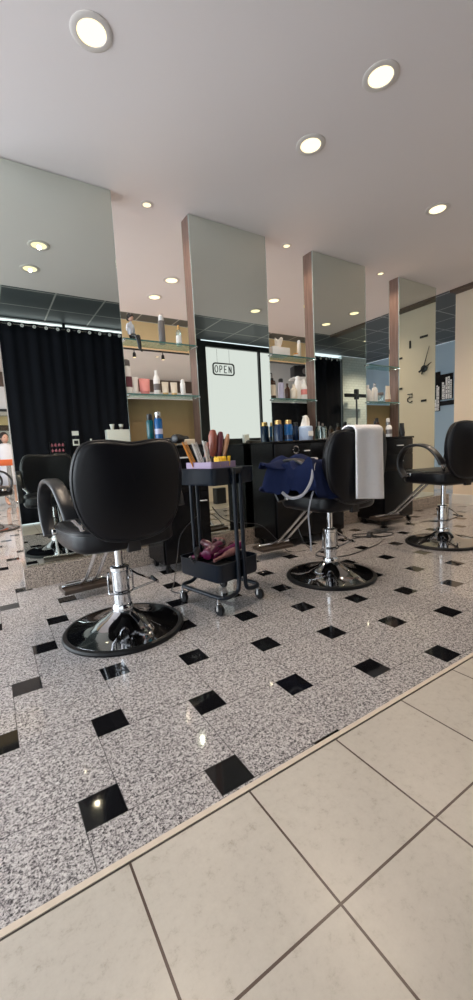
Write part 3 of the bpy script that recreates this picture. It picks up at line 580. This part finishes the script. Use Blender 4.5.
x, y = trl(-.06, -.08); t = B(-.09, .09, -.045, .045, 0, .065, .006).build('storage_tin', 'blackp', loc=(x, y, .209)); t.rotation_euler = (0, 0, radians(12)); tag(t, 'black box inside bottom tray in front of the magenta dryer', 'box')
x, y = trl(-.12, .06); t = MB().box(-.008, .008, -.003, .003, 0, .16, .002).build('hair_clip', 'silver', loc=(x, y, .22)); t.rotation_euler = (radians(20), radians(-35), 0); tag(t, 'silver sectioning clip leaning on left rim of the bottom tray', 'hair clip')

# ================================================================== CABINETS
def handle(p, x, y, z, w=.09):
    MB().tube([(x - w / 2, y, z), (x - w / 2, y - .022, z), (x + w / 2, y - .022, z), (x + w / 2, y, z)], .006, 8).build('handle', 'grommet', p)
def cabinet(loc, W, D, H, layout, label):
    t = empty('storage_cabinet', loc, 0, label, 'cabinet')
    B(-W / 2, W / 2, -D / 2 + .02, D / 2, .075, H - .022).build('body', 'laminate', t, smooth=False)
    B(-W / 2 - .008, W / 2 + .008, -D / 2 - .004, D / 2, H - .022, H, .004).build('top', 'laminate', t)
    for kind, x0, x1, z0, z1 in layout:
        o = B(x0 + .003, x1 - .003, -D / 2, -D / 2 + .019, z0 + .003, z1 - .003, .003).build(kind, 'laminate', t)
        if kind == 'drawer': handle(o, (x0 + x1) / 2, -D / 2, (z0 + z1) / 2 + .01)
        else: handle(o, x1 - .06, -D / 2, z1 - .08, .05)
    for sx in (-1, 1):
        for sy in (-1, 1):
            x, y = sx * (W / 2 - .04), sy * (D / 2 - .05)
            c = MB().box(x - .014, x + .014, y - .014, y + .014, .045, .075).build('caster', 'blackp', t, smooth=False)
            wv = MB(); wv.T = Matrix.Translation((x, y - .012, .028)) @ Matrix.Rotation(radians(90), 4, 'Y'); wv.lathe([(.008, -.016), (.026, -.016), (.028, -.01), (.028, .01), (.026, .016), (.008, .016)], 16); wv.build('wheel', 'rubber', c)
    return t
h = 1.055
cabinet((1.385, 3.19, 0), .45, .38, h, [('drawer', -.215, .215, .85, 1.03), ('drawer', -.215, .215, .66, .85), ('door', -.215, .215, .08, .66)], 'black cabinet on casters behind the trolley, with blue spray cans on top')
cb = cabinet((2.79, 3.19, 0), .94, .38, h, [('drawer', .0, .46, .85, 1.03), ('drawer', .0, .46, .67, .85), ('drawer', .0, .46, .49, .67), ('door', .0, .46, .08, .49), ('door', -.46, 0, .08, .64), ('dryer_panel', -.46, 0, .64, 1.03)], 'wide black cabinet behind the blue cape, with drawers and dark canisters on top')
r = [( -.21 + .035 * cos(2 * pi * k / 20), -.205, .965 + .035 * sin(2 * pi * k / 20)) for k in range(20)]; MB().tube(r, .005, 6, closed=True).build('dryer_ring', 'chrome', cb)
cabinet((4.20, 3.19, 0), .56, .40, h, [('drawer', -.27, .27, .85, 1.03), ('drawer', -.27, .27, .66, .85), ('door', -.27, .27, .08, .66)], 'black cabinet on casters behind the towel, nearest to the right chair')

# ================================================================== BOTTLES
def bottle(name, x, y, z, h, r, bm, cm, label, cat='bottle', style='spray', grp=None, band=None):
    t = empty(name, (x, y, z + .001), 0, label, cat, grp)
    if style == 'spray':   # aerosol can
        MB().lathe([(r * .85, 0), (r, .006), (r, h * .76), (r * .88, h * .80), (r * .5, h * .82)], 20).build('can_body', bm, t)
        MB().lathe([(r * .72, h * .80), (r * .78, h * .81), (r * .74, h * .97), (r * .5, h)], 18).build('cap', cm, t)
    elif style == 'pump':
        MB().lathe([(r * .9, 0), (r, .008), (r, h * .60), (r * .8, h * .68), (r * .35, h * .72)], 20).build('bottle_body', bm, t)
        MB().lathe([(r * .42, h * .70), (r * .42, h * .78), (r * .14, h * .79), (r * .14, h * .94), (r * .05, h * .94)], 12).tube([(0, 0, h * .95), (-r * .5, 0, h * .97), (-r * 1.1, 0, h * .90)], r * .16, 8).build('pump', cm, t)
    elif style == 'bottle':
        MB().lathe([(r * .9, 0), (r, .006), (r * 1.0, h * .62), (r * .75, h * .74), (r * .38, h * .80)], 20).build('bottle_body', bm, t)
        MB().lathe([(r * .45, h * .79), (r * .45, h * .98), (r * .35, h)], 14).build('cap', cm, t)
    elif style == 'tube':   # squeeze tube standing on its cap
        rings = []
        for q in range(9):
            a = q / 8; rings.append([(r * (1 + .15 * a) * cos(2 * pi * i / 18), r * (1 - .93 * a) * sin(2 * pi * i / 18), h * .2 + h * .8 * a) for i in range(18)])
        MB().loft(rings).build('tube_body', bm, t); MB().lathe([(r * .8, 0), (r * .85, h * .05), (r * .85, h * .2), (r * .6, h * .21)], 18).build('cap', cm, t)
    elif style == 'jar':
        MB().lathe([(r * .95, 0), (r, .006), (r, h * .7), (r * .9, h * .74)], 22).build('jar_body', bm, t); MB().lathe([(r, h * .74), (r * 1.03, h * .76), (r * 1.03, h * .97), (r * .97, h)], 22).build('lid', cm, t)
    if band: b0, b1, bmtl = band; MB().lathe([(r * .9, h * b0), (r * 1.012, h * b0), (r * 1.012, h * b1), (r * .9, h * b1)], 20).build('paper_label', bmtl, t)
    return t
ZU, ZL, YS = 1.985, 1.525, 3.53
# first opening
bottle('spray_can', 1.497, YS, ZU, .255, .030, 'greyp', 'whitep', 'tall grey can with pale cap on the first upper shelf', 'spray can')
bottle('serum_bottle', 1.664, YS, ZU, .185, .026, 'clear', 'goldcap', 'small clear bottle with gold cap at right of the first upper shelf', style='bottle', band=(.15, .5, 'whitep'))
bottle('lotion_bottle', 1.145, YS, ZL, .30, .036, 'whitep', 'greyp', 'tall white bottle with grey-brown cap at left end of first lower shelf', style='spray', band=(.2, .5, 'plum'))
bottle('cosmetic_tube', 1.215, YS + .02, ZL, .16, .026, 'whitep', 'whitep', 'white tube between tall bottle and pink tube on first lower shelf', 'tube', 'tube')
bottle('cosmetic_tube', 1.295, YS, ZL, .145, .045, 'pink', 'pink', 'wide pink tube standing on the first lower shelf', 'tube', 'tube')
bottle('spray_bottle', 1.412, YS, ZL, .225, .030, 'whitep', 'whitep', 'white rounded bottle in the middle of first lower shelf', style='bottle', band=(.2, .45, 'greyp'))
bottle('cosmetic_tube', 1.492, YS, ZL, .125, .030, 'creamp', 'goldcap', 'left one of two short cream tubes on first lower shelf', 'tube', 'tube')
bottle('cosmetic_tube', 1.58, YS, ZL, .125, .030, 'creamp', 'goldcap', 'right one of two short cream tubes on first lower shelf', 'tube', 'tube')
bottle('lotion_bottle', 1.672, YS, ZL, .155, .024, 'whitep', 'whitep', 'slim white bottle at right end of first lower shelf', style='spray')
# second opening
def tissue_box(x, y, z, W, D, H, bm, label):
    t = empty('tissue_box', (x, y, z + .001), 0, label, 'tissue box')
    B(-W / 2, W / 2, -D / 2, D / 2, 0, H, .004).build('carton', bm, t)
    def fn(u, v):
        a = u * 2 * pi; r = .028 + .022 * v + .012 * sin(3 * a + 2 * v); return (r * cos(a) + .015 * v, .35 * r * sin(a), H + .10 * v - .02 * v * sin(2 * a))
    MB().grid(fn, 24, 6).build('tissue', 'tissue', t, solid=.001)
tissue_box(2.84, YS, ZU, .24, .13, .085, 'whitep', 'white tissue box with tissue pulled up on the second upper shelf')
bottle('lotion_bottle', 3.148, YS, ZU, .20, .022, 'creamp', 'whitep', 'slim cream bottle at right end of second upper shelf', style='spray')
bottle('cosmetic_jar', 3.08, YS - .02, ZU, .045, .026, 'whitep', 'orange', 'small orange-lidded jar at right front of second upper shelf', 'jar', 'jar')
bottle('pump_bottle', 2.745, YS, ZL, .285, .038, 'brownbottle', 'blackp', 'dark pump bottle with cream paper around it at left of second lower shelf', style='pump', band=(.12, .52, 'creamp'))
bottle('spray_can', 2.865, YS, ZL, .225, .034, 'lavender', 'blackp', 'pale lavender can with black cap on second lower shelf', 'spray can')
bottle('lotion_bottle', 2.965, YS + .01, ZL, .18, .030, 'brownbottle', 'brownbottle', 'short dark brown bottle on second lower shelf', style='bottle')
bottle('lotion_bottle', 3.035, YS - .02, ZL, .165, .036, 'creamp', 'creamp', 'squat cream bottle right of the brown one on second lower shelf', style='bottle')
bottle('lotion_bottle', 3.12, YS + .01, ZL, .265, .034, 'whitep', 'whitep', 'tall cream-white bottle, second from right on second lower shelf', style='spray')
bottle('lotion_bottle', 3.195, YS - .01, ZL, .235, .036, 'whitep', 'whitep', 'white bottle with red print, rightmost on second lower shelf', style='bottle', band=(.25, .5, 'pink'))
# third opening
bottle('lotion_bottle', 4.30, YS, ZL, .215, .046, 'whitep', 'whitep', 'stout white bottle at left of the third lower shelf', style='bottle')
bottle('lotion_bottle', 4.44, YS, ZL, .245, .040, 'whitep', 'silver', 'white bottle with silver cap, second on third lower shelf', style='bottle')
bottle('cosmetic_jar', 4.565, YS, ZL, .13, .036, 'clear', 'greyp', 'clear glass jar with grey lid on third lower shelf', 'jar', 'jar')
bottle('cosmetic_tube', 4.71, YS, ZL, .225, .040, 'creamp', 'tan', 'cream and tan tube at right end of third lower shelf', 'tube', 'tube')
# on the cabinets
bottle('spray_can', 1.200, 3.22, h, .27, .030, 'teal', 'blackp', 'dark teal spray can, left of the blue cans on first cabinet', 'spray can')
bottle('spray_can', 1.262, 3.19, h, .285, .034, 'bluep', 'chrome', 'bright blue spray can at front on first cabinet', 'spray can', band=(.35, .5, 'lavender'))
bottle('spray_can', 1.300, 3.28, h, .285, .034, 'bluep', 'silver', 'blue spray can behind the front blue one on first cabinet', 'spray can')
dryer('hair_dryer', (1.43, 3.16, h + .055), (radians(90), 0, radians(35)), 'blackp', 'black hair dryer lying on the first cabinet behind the brushes')
t = B(-.07, .07, -.05, .05, 0, .05, .006).build('accessory_box', 'creamp', loc=(1.52, 3.22, h + .001)); t.rotation_euler = (0, 0, .4); tag(t, 'low cream box on first cabinet right of the black dryer', 'box')
bottle('canister', 2.645, 3.33, h, .225, .046, 'navybottle', 'goldcap', 'dark canister with gold top, left one on wide cabinet', 'canister', 'spray')
bottle('canister', 2.775, 3.32, h, .225, .046, 'bluep', 'goldcap', 'blue canister with gold top, right one on wide cabinet', 'canister', 'spray', band=(.1, .3, 'navybottle'))
bottle('canister', 2.90, 3.35, h, .205, .030, 'navybottle', 'blackp', 'slim black canister behind the wipes tub on wide cabinet', 'canister', 'spray')
t = empty('wipes_tub', (2.93, 3.22, h + .001), 0, 'pale blue tub with big white wipe sticking up on wide cabinet', 'tub')
MB().lathe([(.068, 0), (.072, .006), (.074, .13), (.074, .14), (.066, .15)], 26).build('tub_body', 'wipes', t); B(-.03, .035, -.0775, -.070, .045, .095).build('paper_label', 'whitep', t, smooth=False)
MB().grid(lambda u, v: ((.055 + .012 * sin(3 * u * 2 * pi + v * 3)) * cos(u * 2 * pi) * (1 - .35 * v), (.05 + .01 * sin(2 * u * 2 * pi)) * sin(u * 2 * pi) * (1 - .35 * v), .145 + .105 * v + .012 * sin(u * 12) * v), 26, 6).grid(lambda u, v: ((.036) * v * cos(u * 2 * pi), .032 * v * sin(u * 2 * pi), .252 + .006 * sin(5 * u * pi)), 20, 3).build('wipe', 'tissue', t)
t = MB().tube([(0, 0, .008), (.13, .03, .006)], .006, 8).tube([(0, .03, .008), (.12, -.03, .012)], .006, 8).build('scissors', 'silver', loc=(3.04, 3.12, h + .001)); tag(t, 'open metal scissors lying beside the wipes tub on the wide cabinet', 'scissors')
t = empty('comb_jar', (3.19, 3.26, h + .001), 0, 'clear jar with combs at right end of the wide cabinet', 'jar')
MB().lathe([(.06, 0), (.068, .01), (.066, .12), (.055, .15), (.050, .15), (.060, .118), (.062, .014), (.01, .012)], 22).build('jar_body', 'clear', t)
for k, (a, b_) in enumerate(((-.02, .01), (.015, -.012), (.0, .02))): MB().box(a - .012, a + .012, b_ - .002, b_ + .002, .016, .20 - .02 * k, .001).build('comb', 'greyp', t)
bottle('lotion_bottle', 3.90, 3.10, h, .19, .034, 'brownbottle', 'blackp', 'short dark brown bottle at left on the third cabinet', style='bottle')
bottle('lotion_bottle', 3.99, 3.14, h, .225, .034, 'brownbottle', 'blackp', 'taller dark brown bottle, second on the third cabinet', style='bottle')
bottle('spray_can', 4.06, 3.20, h, .235, .028, 'brownbottle', 'blackp', 'slim black-brown can, third on the third cabinet', 'spray can')
bottle('lotion_bottle', 4.10, 3.06, h, .175, .036, 'whitep', 'greyp', 'white bottle with grey print, in front on the third cabinet', style='bottle', band=(.2, .5, 'greyp'))
bottle('spray_can', 4.19, 3.14, h, .225, .028, 'silver', 'whitep', 'silver can with white cap on the third cabinet', 'spray can')
bottle('cosmetic_tube', 4.32, 3.04, h, .16, .038, 'blackp', 'blackp', 'black squeeze tube at right end of the third cabinet', 'tube', 'tube', band=None)

# figurine sitting on the first upper shelf
def skin_obj(name, nodes, edges, m, parent=None, sub=2):
    me = bpy.data.meshes.new(name); me.from_pydata([n[0] for n in nodes], edges, []); me.materials.append(M[m]); o = bpy.data.objects.new(name, me); COL.objects.link(o)
    if parent: o.parent = parent
    o.modifiers.new('skin', 'SKIN'); sv = me.skin_vertices[0].data
    for i, n in enumerate(nodes):
        r = n[1]; sv[i].radius = (r, r) if isinstance(r, (int, float)) else r; sv[i].use_root = (i == 0)
    s = o.modifiers.new('sub', 'SUBSURF'); s.levels = sub; s.render_levels = sub
    for p in me.polygons: p.use_smooth = True
    o.modifiers['skin'].use_smooth_shade = True; return o
t = empty('doll_figurine', (1.19, 3.46, ZU), radians(25), 'small dark-haired doll in white top and black trousers sitting on shelf edge', 'figurine')
k = .9
nd = [((0, .02, .03), .026), ((0, .015, .075), .024), ((0, .01, .115), .028), ((0, .005, .135), .010), ((0, 0, .150), .009),
      ((.030, .01, .118), .011), ((.048, .02, .085), .009), ((.060, .035, .05), .008), ((.066, .045, .025), .006), ((-.030, .01, .118), .011), ((-.050, .0, .085), .009), ((-.070, -.02, .06), .008), ((-.080, -.03, .045), .006)]
skin_obj('body', nd, [(0, 1), (1, 2), (2, 3), (3, 4), (2, 5), (5, 6), (6, 7), (7, 8), (2, 9), (9, 10), (10, 11), (11, 12)], 'coat', t)
nd = [((0, .02, .022), .024), ((.018, -.02, .02), .017), ((.020, -.065, .018), .013), ((.022, -.070, -.05), .010), ((.022, -.072, -.105), .008), ((.022, -.092, -.112), .008), ((-.018, -.02, .02), .017), ((-.020, -.065, .018), .013), ((-.006, -.075, -.045), .010), ((.0, -.075, -.095), .008), ((.0, -.098, -.10), .008)]
skin_obj('trousers', nd, [(0, 1), (1, 2), (2, 3), (3, 4), (4, 5), (0, 6), (6, 7), (7, 8), (8, 9), (9, 10)], 'blackp', t)
hd = MB().sphere((0, 0, .175), .026, 14, (.9, 1, 1.15)).sphere((0, -.026, .172), .005, 8).build('head', 'skin', t); MB().sphere((0, .004, .187), .031, 14, (1, .98, 1.0)).sphere((0, .03, .17), .017, 10).build('hair', 'hair', hd)
k = None

# ================================================================== CLOCK AND ART
t = empty('wall_clock', (6.135, 2.99, 2.14), 0, 'large black stick-on wall clock with bar marks on the cream pier', 'clock')
hub = MB(); hub.T = Matrix.Rotation(radians(-90), 4, 'Y'); hub.lathe([(.055, .002), (.055, .016), (.045, .022), (.01, .022)], 24); hub.build('hub', 'blackp', t)
def hand(dy, dz, w, nm):
    L = math.hypot(dy, dz); a = math.atan2(dy, dz); b = MB(); b.T = Matrix.Translation((-.028, 0, 0)) @ Matrix.Rotation(-a, 4, 'X'); b.loft([[(-.002, -w, -.09), (.002, -w, -.09), (.002, w, -.09), (-.002, w, -.09)], [(-.002, -w * .3, L), (.002, -w * .3, L), (.002, w * .3, L), (-.002, w * .3, L)]]); b.build(nm, 'blackp', t)
hand(.10, .33, .011, 'minute_hand'); hand(.14, .075, .016, 'hour_hand')
R = .50
for n in (12, 1, 2, 3, 4, 6):
    a = radians(n * 30); y, z = -R * sin(a), R * cos(a)
    if n in (12, 6): b = B(-.010, .0, y - .075 if n == 12 else y - .05, y + .06 if n == 12 else y + .04, z - .016, z + .016)
    elif n in (1, 11): b = B(-.010, .0, y - .013, y + .013, z - .06, z + .06)
    else: b = B(-.010, .0, y - .035, y + .035, z - .016, z + .016)
    b.build('hour_mark', 'blackp', t, smooth=False)
a = radians(150); y, z = -R * sin(a), R * cos(a)
five = [(.04, .055), (-.03, .055), (-.03, .055), (.04, .055)]
fp = [(-.035, .055), (.03, .055), (.03, .01), (0, .018), (-.035, .0), (-.035, -.035), (0, -.055), (.035, -.04)]
MB().tube([(-.006, y + q * 1.25, z + r_ * 1.25) for q, r_ in fp], .009, 6).build('numeral_five', 'blackp', t)
# skyline art on the blue wall: one tall strip and three canvases
def skyline(x, y0, y1, z0, z1, seed, label, dark=False):
    rnd = random.Random(seed); cy = (y0 + y1) / 2; t = empty('wall_canvas', (x, cy, z0), 0, label, 'picture', 'black and white city canvases'); W = (y1 - y0) / 2; H = z1 - z0
    B(-.03, 0, -W, W, 0, H).build('canvas', 'laminate' if dark else 'greyp', t, smooth=False)
    b = MB(); yy = -W + .01; tops = []
    while yy < W - .04:
        ww = rnd.uniform(.025, .06); hh_ = H * rnd.uniform(.25, .92); b.box(-.034, -.0305, yy, min(W - .005, yy + ww * .8), .01, hh_); tops.append((yy, ww, hh_)); yy += ww
    b.build('printed_towers', 'whitep' if dark else 'blackp', t, smooth=False)
    b = MB()
    for yy, ww, hh_ in tops:
        z = .04
        while z < hh_ - .03:
            if rnd.random() < .6: b.box(-.0365, -.0345, yy + ww * .15, yy + ww * .6, z, z + .018)
            z += .04
    b.build('printed_windows', 'blackp' if dark else 'whitep', t, smooth=False)
skyline(8.99, 5.33, 5.50, 1.66, 2.54, 3, 'tall narrow dark canvas at left of the skyline pictures on blue wall', True)
skyline(8.99, 5.04, 5.32, 1.90, 2.46, 5, 'city skyline canvas next to the tall strip on the blue wall', True)
skyline(8.99, 4.70, 4.98, 1.82, 2.36, 8, 'city skyline canvas partly behind the cream pier', True)
o = B(-.02, 0, -.17, .17, 0, .10).build('wall_plaque', 'laminate', loc=(8.99, 5.17, 1.77), smooth=False); tag(o, 'dark plaque right under the skyline canvas on the blue wall', 'plaque')
# speaker in second opening
t = empty('wall_speaker', (6.55, 7.3, 2.62), radians(-20), 'black speaker box on white bracket above the second shelf bottles', 'speaker')
B(-.22, .22, -.14, .14, 0, .26, .01).build('box_body', 'blackp', t); b = MB(); b.T = Matrix.Translation((.05, -.142, .13)) @ Matrix.Rotation(radians(90), 4, 'X'); b.lathe([(.075, 0), (.07, .006), (.03, .003), (.01, .008)], 20); b.build('cone', 'greyp', t)
MB().box(-.26, .26, -.17, .17, -.035, -.002, .006).tube([(0, 0, -.035), (0, 0, -.35), (0, .6, -.5)], .02).build('bracket', 'whitep', t)
struct(B(5.98, 9.0, 8.2, 8.3, 0, ZC).build('wall_inner', 'white', smooth=False))

# ================================================================== THINGS BEHIND THE CAMERA (seen in the mirrors)
t = empty('display_counter', (1.72, .13, 0), 0, 'low black display counter in front of the black curtains, seen mirrored', 'counter')
B(-.72, .62, -.10, .16, .0, .95).build('body', 'laminate', t, smooth=False); B(-.74, .64, -.11, .17, .95, 1.0, .004).build('top', 'laminate', t)
t = empty('nail_polish_rack', (.99, .15, 1.0), 0, 'small rack of pink pots on the display counter, seen mirrored', 'rack')
for k in range(3): B(-.11, .11, -.03 + .0 * k, .03, .02 + k * .085, .026 + k * .085).build('tier', 'blackp', t, smooth=False)
MB().box(-.112, -.108, -.03, .03, 0, .27).box(.108, .112, -.03, .03, 0, .27).build('side_frame', 'blackp', t, smooth=False)
for r_ in range(3):
    for c_ in range(4): MB().lathe([(.018, 0), (.020, .004), (.020, .030), (.009, .034), (.009, .048)], 12, -.078 + c_ * .052, 0).build('pot', 'pinkdots', t, loc=(0, 0, .027 + r_ * .085))
t = empty('price_sign', (1.27, .14, 1.0), 0, 'small white card sign on a thin stand, seen mirrored', 'sign')
MB().tube([(0, 0, 0), (0, 0, .30)], .004).lathe([(.03, 0), (.03, .006)], 16).build('stand', 'blackp', t); B(-.05, .05, -.003, .003, .36, .43).build('card', 'whitep', t, smooth=False)
b = MB(); b.box(-.05, .05, -.004, .004, .20, .30, .003); b.build('frame', 'whitep', t); B(-.032, .032, .004, .006, .225, .28).build('screen', 'blackp', t, smooth=False); MB().tube([(0, 0, .30), (0, 0, .36)], .004).build('upper_stem', 'blackp', t)
o = B(-.20, .20, -.07, .07, 0, .44, .006).build('white_carton', 'whitep', loc=(1.95, .14, 1.0)); tag(o, 'white carton on the display counter behind the front chair back, seen mirrored', 'box')
for x, l in ((1.86, 'left'), (2.01, 'right')):
    t = empty('paper_cup', (x, .14, 1.44), 0, '%s small white cup standing on the white carton' % l, 'cup', 'cups on the carton')
    MB().lathe([(.022, 0), (.024, .004), (.040, .09), (.037, .09), (.022, .006)], 20).build('cup_body', 'whitep', t); MB().lathe([(.0245, .006), (.032, .05), (.0325, .05), (.025, .006)], 20).build('sleeve', 'greyp' if l == 'right' else 'whitep', t)
for x, hh_, l in ((1.50, .30, 'taller'), (1.58, .24, 'shorter')):
    bottle('spray_bottle', x, .15, 1.0, hh_, .03, 'whitep', 'whitep', '%s white bottle on display counter left of the carton' % l, style='bottle')
# rolling stool / task chair in reflection of the second mirror
t = empty('task_chair', (4.25, .75, 0), .4, 'black task chair on five-star caster base seen low in the second mirror', 'chair')
for k_ in range(5):
    a = 2 * pi * k_ / 5; l_ = MB().tube([(0, 0, .10), (.14 * cos(a), .14 * sin(a), .095), (.29 * cos(a), .29 * sin(a), .065)], [.028, .022, .014], 8).build('leg', 'blackp', t)
    MB().sphere((.29 * cos(a), .29 * sin(a), .027), .026, 10).build('wheel', 'rubber', l_)
MB().lathe([(.03, .09), (.03, .25), (.018, .25), (.018, .44)], 16).build('gas_lift', 'blackp', t); MB().loft([[(x, v, .49 + w_) for x, w_, v in r] for r in pad(rrect(.46, .44, .10, 5), .08, .03, .006)]).build('seat', 'vinyl', t)
MB().loft([[(x, w_ - .22, v + .80) for x, w_, v in r] for r in pad(rrect(.42, .40, .10, 5), .06, .025, .006)]).build('backrest', 'vinyl', t); MB().tube([(0, -.1, .46), (0, -.24, .50), (0, -.24, .75)], .015).build('back_stem', 'blackp', t)
o = B(-.06, .06, -.04, .04, 0, .17, .004).build('leaflet_holder', 'whitep', loc=(4.62, YB + .10, 1.141)); tag(o, 'small white leaflet holder on the black window sill, seen mirrored', 'leaflet holder')
o = B(-.11, .11, -.07, .07, 0, .30, .01).build('waste_bin', 'blackp', loc=(3.75, .30, 0.0)); tag(o, 'small black bin by the low cream wall, seen mirrored', 'bin')

# ================================================================== FAR LEFT: counter, wall mirror, person, and floor
t = empty('reception_desk', (0.1, 9.1, 0), 0, 'long desk with orange-red top at far left beyond the mirrors', 'desk')
B(-1.6, .36, -.30, .30, .93, 1.05, .008).build('top', 'orangetop', t)
for x in (-1.5, .30): 
    for y in (-.25, .25): B(x - .03, x + .03, y - .03, y + .03, 0, .93).build('leg', 'silver', t, smooth=False)
t = empty('framed_mirror', (.05, YF - .035, 1.02), 0, 'black framed mirror on the far wall behind the orange-red desk', 'mirror')
b = MB().box(-.8, -.73, -.03, 0, 0, 1.25).box(.60, .67, -.03, 0, 0, 1.25).box(-.73, .60, -.03, 0, 0, .06).box(-.73, .60, -.03, 0, 1.19, 1.25); b.build('frame', 'frame', t, smooth=False); B(-.73, .60, -.012, -.002, .06, 1.19).build('glass', 'plainmirror', t, smooth=False)
# person in white coat standing behind the desk
px_, py_ = .44, 10.5
t = empty('person', (px_, py_, 0), radians(200), 'person with dark hair in a pale coat standing behind the orange-red desk', 'person')
nd = [((0, 0, .95), (.15, .11)), ((0, 0, 1.12), (.125, .095)), ((0, 0, 1.30), (.15, .105)), ((0, 0, 1.39), (.06, .055)), ((0, .01, 1.46), (.05, .05)),
      ((.10, 0, .86), .085), ((.105, .01, .50), .058), ((.10, 0, .10), .040), ((.10, .13, .04), .038), ((-.10, 0, .86), .085), ((-.105, .01, .50), .058), ((-.10, 0, .10), .040), ((-.10, .13, .04), .038),
      ((.175, 0, 1.34), .055), ((.23, .02, 1.08), .042), ((.20, .20, 1.00), .032), ((.18, .27, 1.01), .024), ((-.175, 0, 1.34), .055), ((-.23, .02, 1.08), .042), ((-.20, .20, 1.00), .032), ((-.18, .27, 1.01), .024)]
ed = [(0, 1), (1, 2), (2, 3), (3, 4), (0, 5), (5, 6), (6, 7), (7, 8), (0, 9), (9, 10), (10, 11), (11, 12), (2, 13), (13, 14), (14, 15), (15, 16), (2, 17), (17, 18), (18, 19), (19, 20)]
for s_, root in ((1, 16), (-1, 20)):
    for k_, (dx, L_) in enumerate(((-.024, .060), (-.008, .070), (.008, .066), (.024, .052))):
        i0 = len(nd); nd.append(((s_ * .18 + dx, .315, 1.005), .009)); nd.append(((s_ * .18 + dx * 1.2, .315 + L_ * .55, 1.0), .008)); nd.append(((s_ * .18 + dx * 1.25, .315 + L_, .985), .007)); ed += [(root, i0), (i0, i0 + 1), (i0 + 1, i0 + 2)]
    i0 = len(nd); nd.append(((s_ * .18 - s_ * .035, .295, 1.0), .010)); nd.append(((s_ * .18 - s_ * .055, .33, .995), .009)); ed += [(root, i0), (i0, i0 + 1)]
skin_obj('body', nd, ed, 'skin', t, 1)
def ell(z, a, b_, y=0, n=20): return [(a * cos(2 * pi * i / n), y + b_ * sin(2 * pi * i / n), z) for i in range(n)]
MB().loft([ell(.48, .25, .20), ell(.80, .215, .165), ell(1.05, .165, .13), ell(1.30, .205, .135), ell(1.39, .12, .09), ell(1.42, .075, .07)], caps=False).build('coat', 'coat', t, solid=.01)
for s_ in (1, -1): MB().tube([(s_ * .17, 0, 1.37), (s_ * .235, .01, 1.20), (s_ * .24, .02, 1.07), (s_ * .205, .17, 1.005)], [.07, .062, .055, .048], 12).build('sleeve', 'coat', t)
hd = MB().sphere((0, .015, 1.545), .088, 18, (.88, 1.02, 1.28)).sphere((0, .108, 1.535), .014, 8, (.8, 1.2, 1.4)).sphere((.079, .01, 1.535), .02, 8, (.4, 1, 1.4)).sphere((-.079, .01, 1.535), .02, 8, (.4, 1, 1.4)).build('head', 'skin', t)
MB().sphere((.03, .098, 1.553), .008, 8).sphere((-.03, .098, 1.553), .008, 8).build('eyes', 'blackp', hd); MB().sphere((0, .102, 1.498), .018, 8, (1.3, .4, .35)).build('mouth', 'pink', hd)
MB().sphere((0, -.012, 1.575), .100, 18, (.95, 1.0, 1.12)).sphere((0, -.05, 1.47), .075, 14, (1, .6, 1.3)).build('hair', 'hair', t)

# ================================================================== CORDS ON THE FLOOR
def cord(pts, label, r=.004, nm='extension_cord'):
    tag(MB().tube(smoothpath(pts, 6), r, 8).build(nm, 'blackp'), label, 'cord')
cord([(1.47, 3.0, .45), (1.30, 2.96, .33), (1.22, 2.88, .18), (1.10, 2.70, .03), (1.04, 2.60, .006), (1.10, 2.50, .006), (1.20, 2.62, .006)], 'thin black cord dropping from the first cabinet to the floor behind the trolley')
cord([(1.60, 2.96, .52), (1.72, 2.98, .40), (1.92, 3.02, .33), (2.12, 2.98, .28), (2.28, 2.95, .12), (2.36, 2.88, .006), (2.5, 2.80, .006)], 'black cord sagging behind the trolley from first cabinet to the wide one')
cord([(2.55, 2.96, .20), (2.6, 2.85, .006), (2.9, 2.72, .006), (3.2, 2.82, .006), (3.45, 2.75, .006), (3.30, 2.55, .006), (2.95, 2.45, .006), (2.6, 2.42, .006), (2.45, 2.60, .006), (2.7, 2.75, .013)], 'black cord looping over the floor behind the towel chair')
cord([(3.88, 2.97, .10), (3.82, 2.88, .006), (3.60, 2.80, .006), (3.35, 2.95, .006), (3.25, 2.82, .016), (3.5, 2.66, .006), (3.7, 2.72, .006), (3.55, 2.88, .012)], 'black cord bundled on the floor in front of the third cabinet', .006)
cord([(4.05, 2.90, .22), (4.2, 2.80, .006), (4.5, 2.85, .006), (4.75, 2.7, .006), (5.1, 2.95, .006)], 'thin black cord running along floor under the right chair')
o = empty('power_strip', (3.42, 2.80, 0), .6, 'small black power strip lying among the floor cords', 'power strip'); B(-.10, .10, -.025, .025, .0, .03, .005).build('housing', 'blackp', o)
for k_ in (-.05, 0, .05): MB().lathe([(.014, .0295), (.014, .032), (.004, .0315)], 12, k_, 0).build('socket', 'greyp', o)
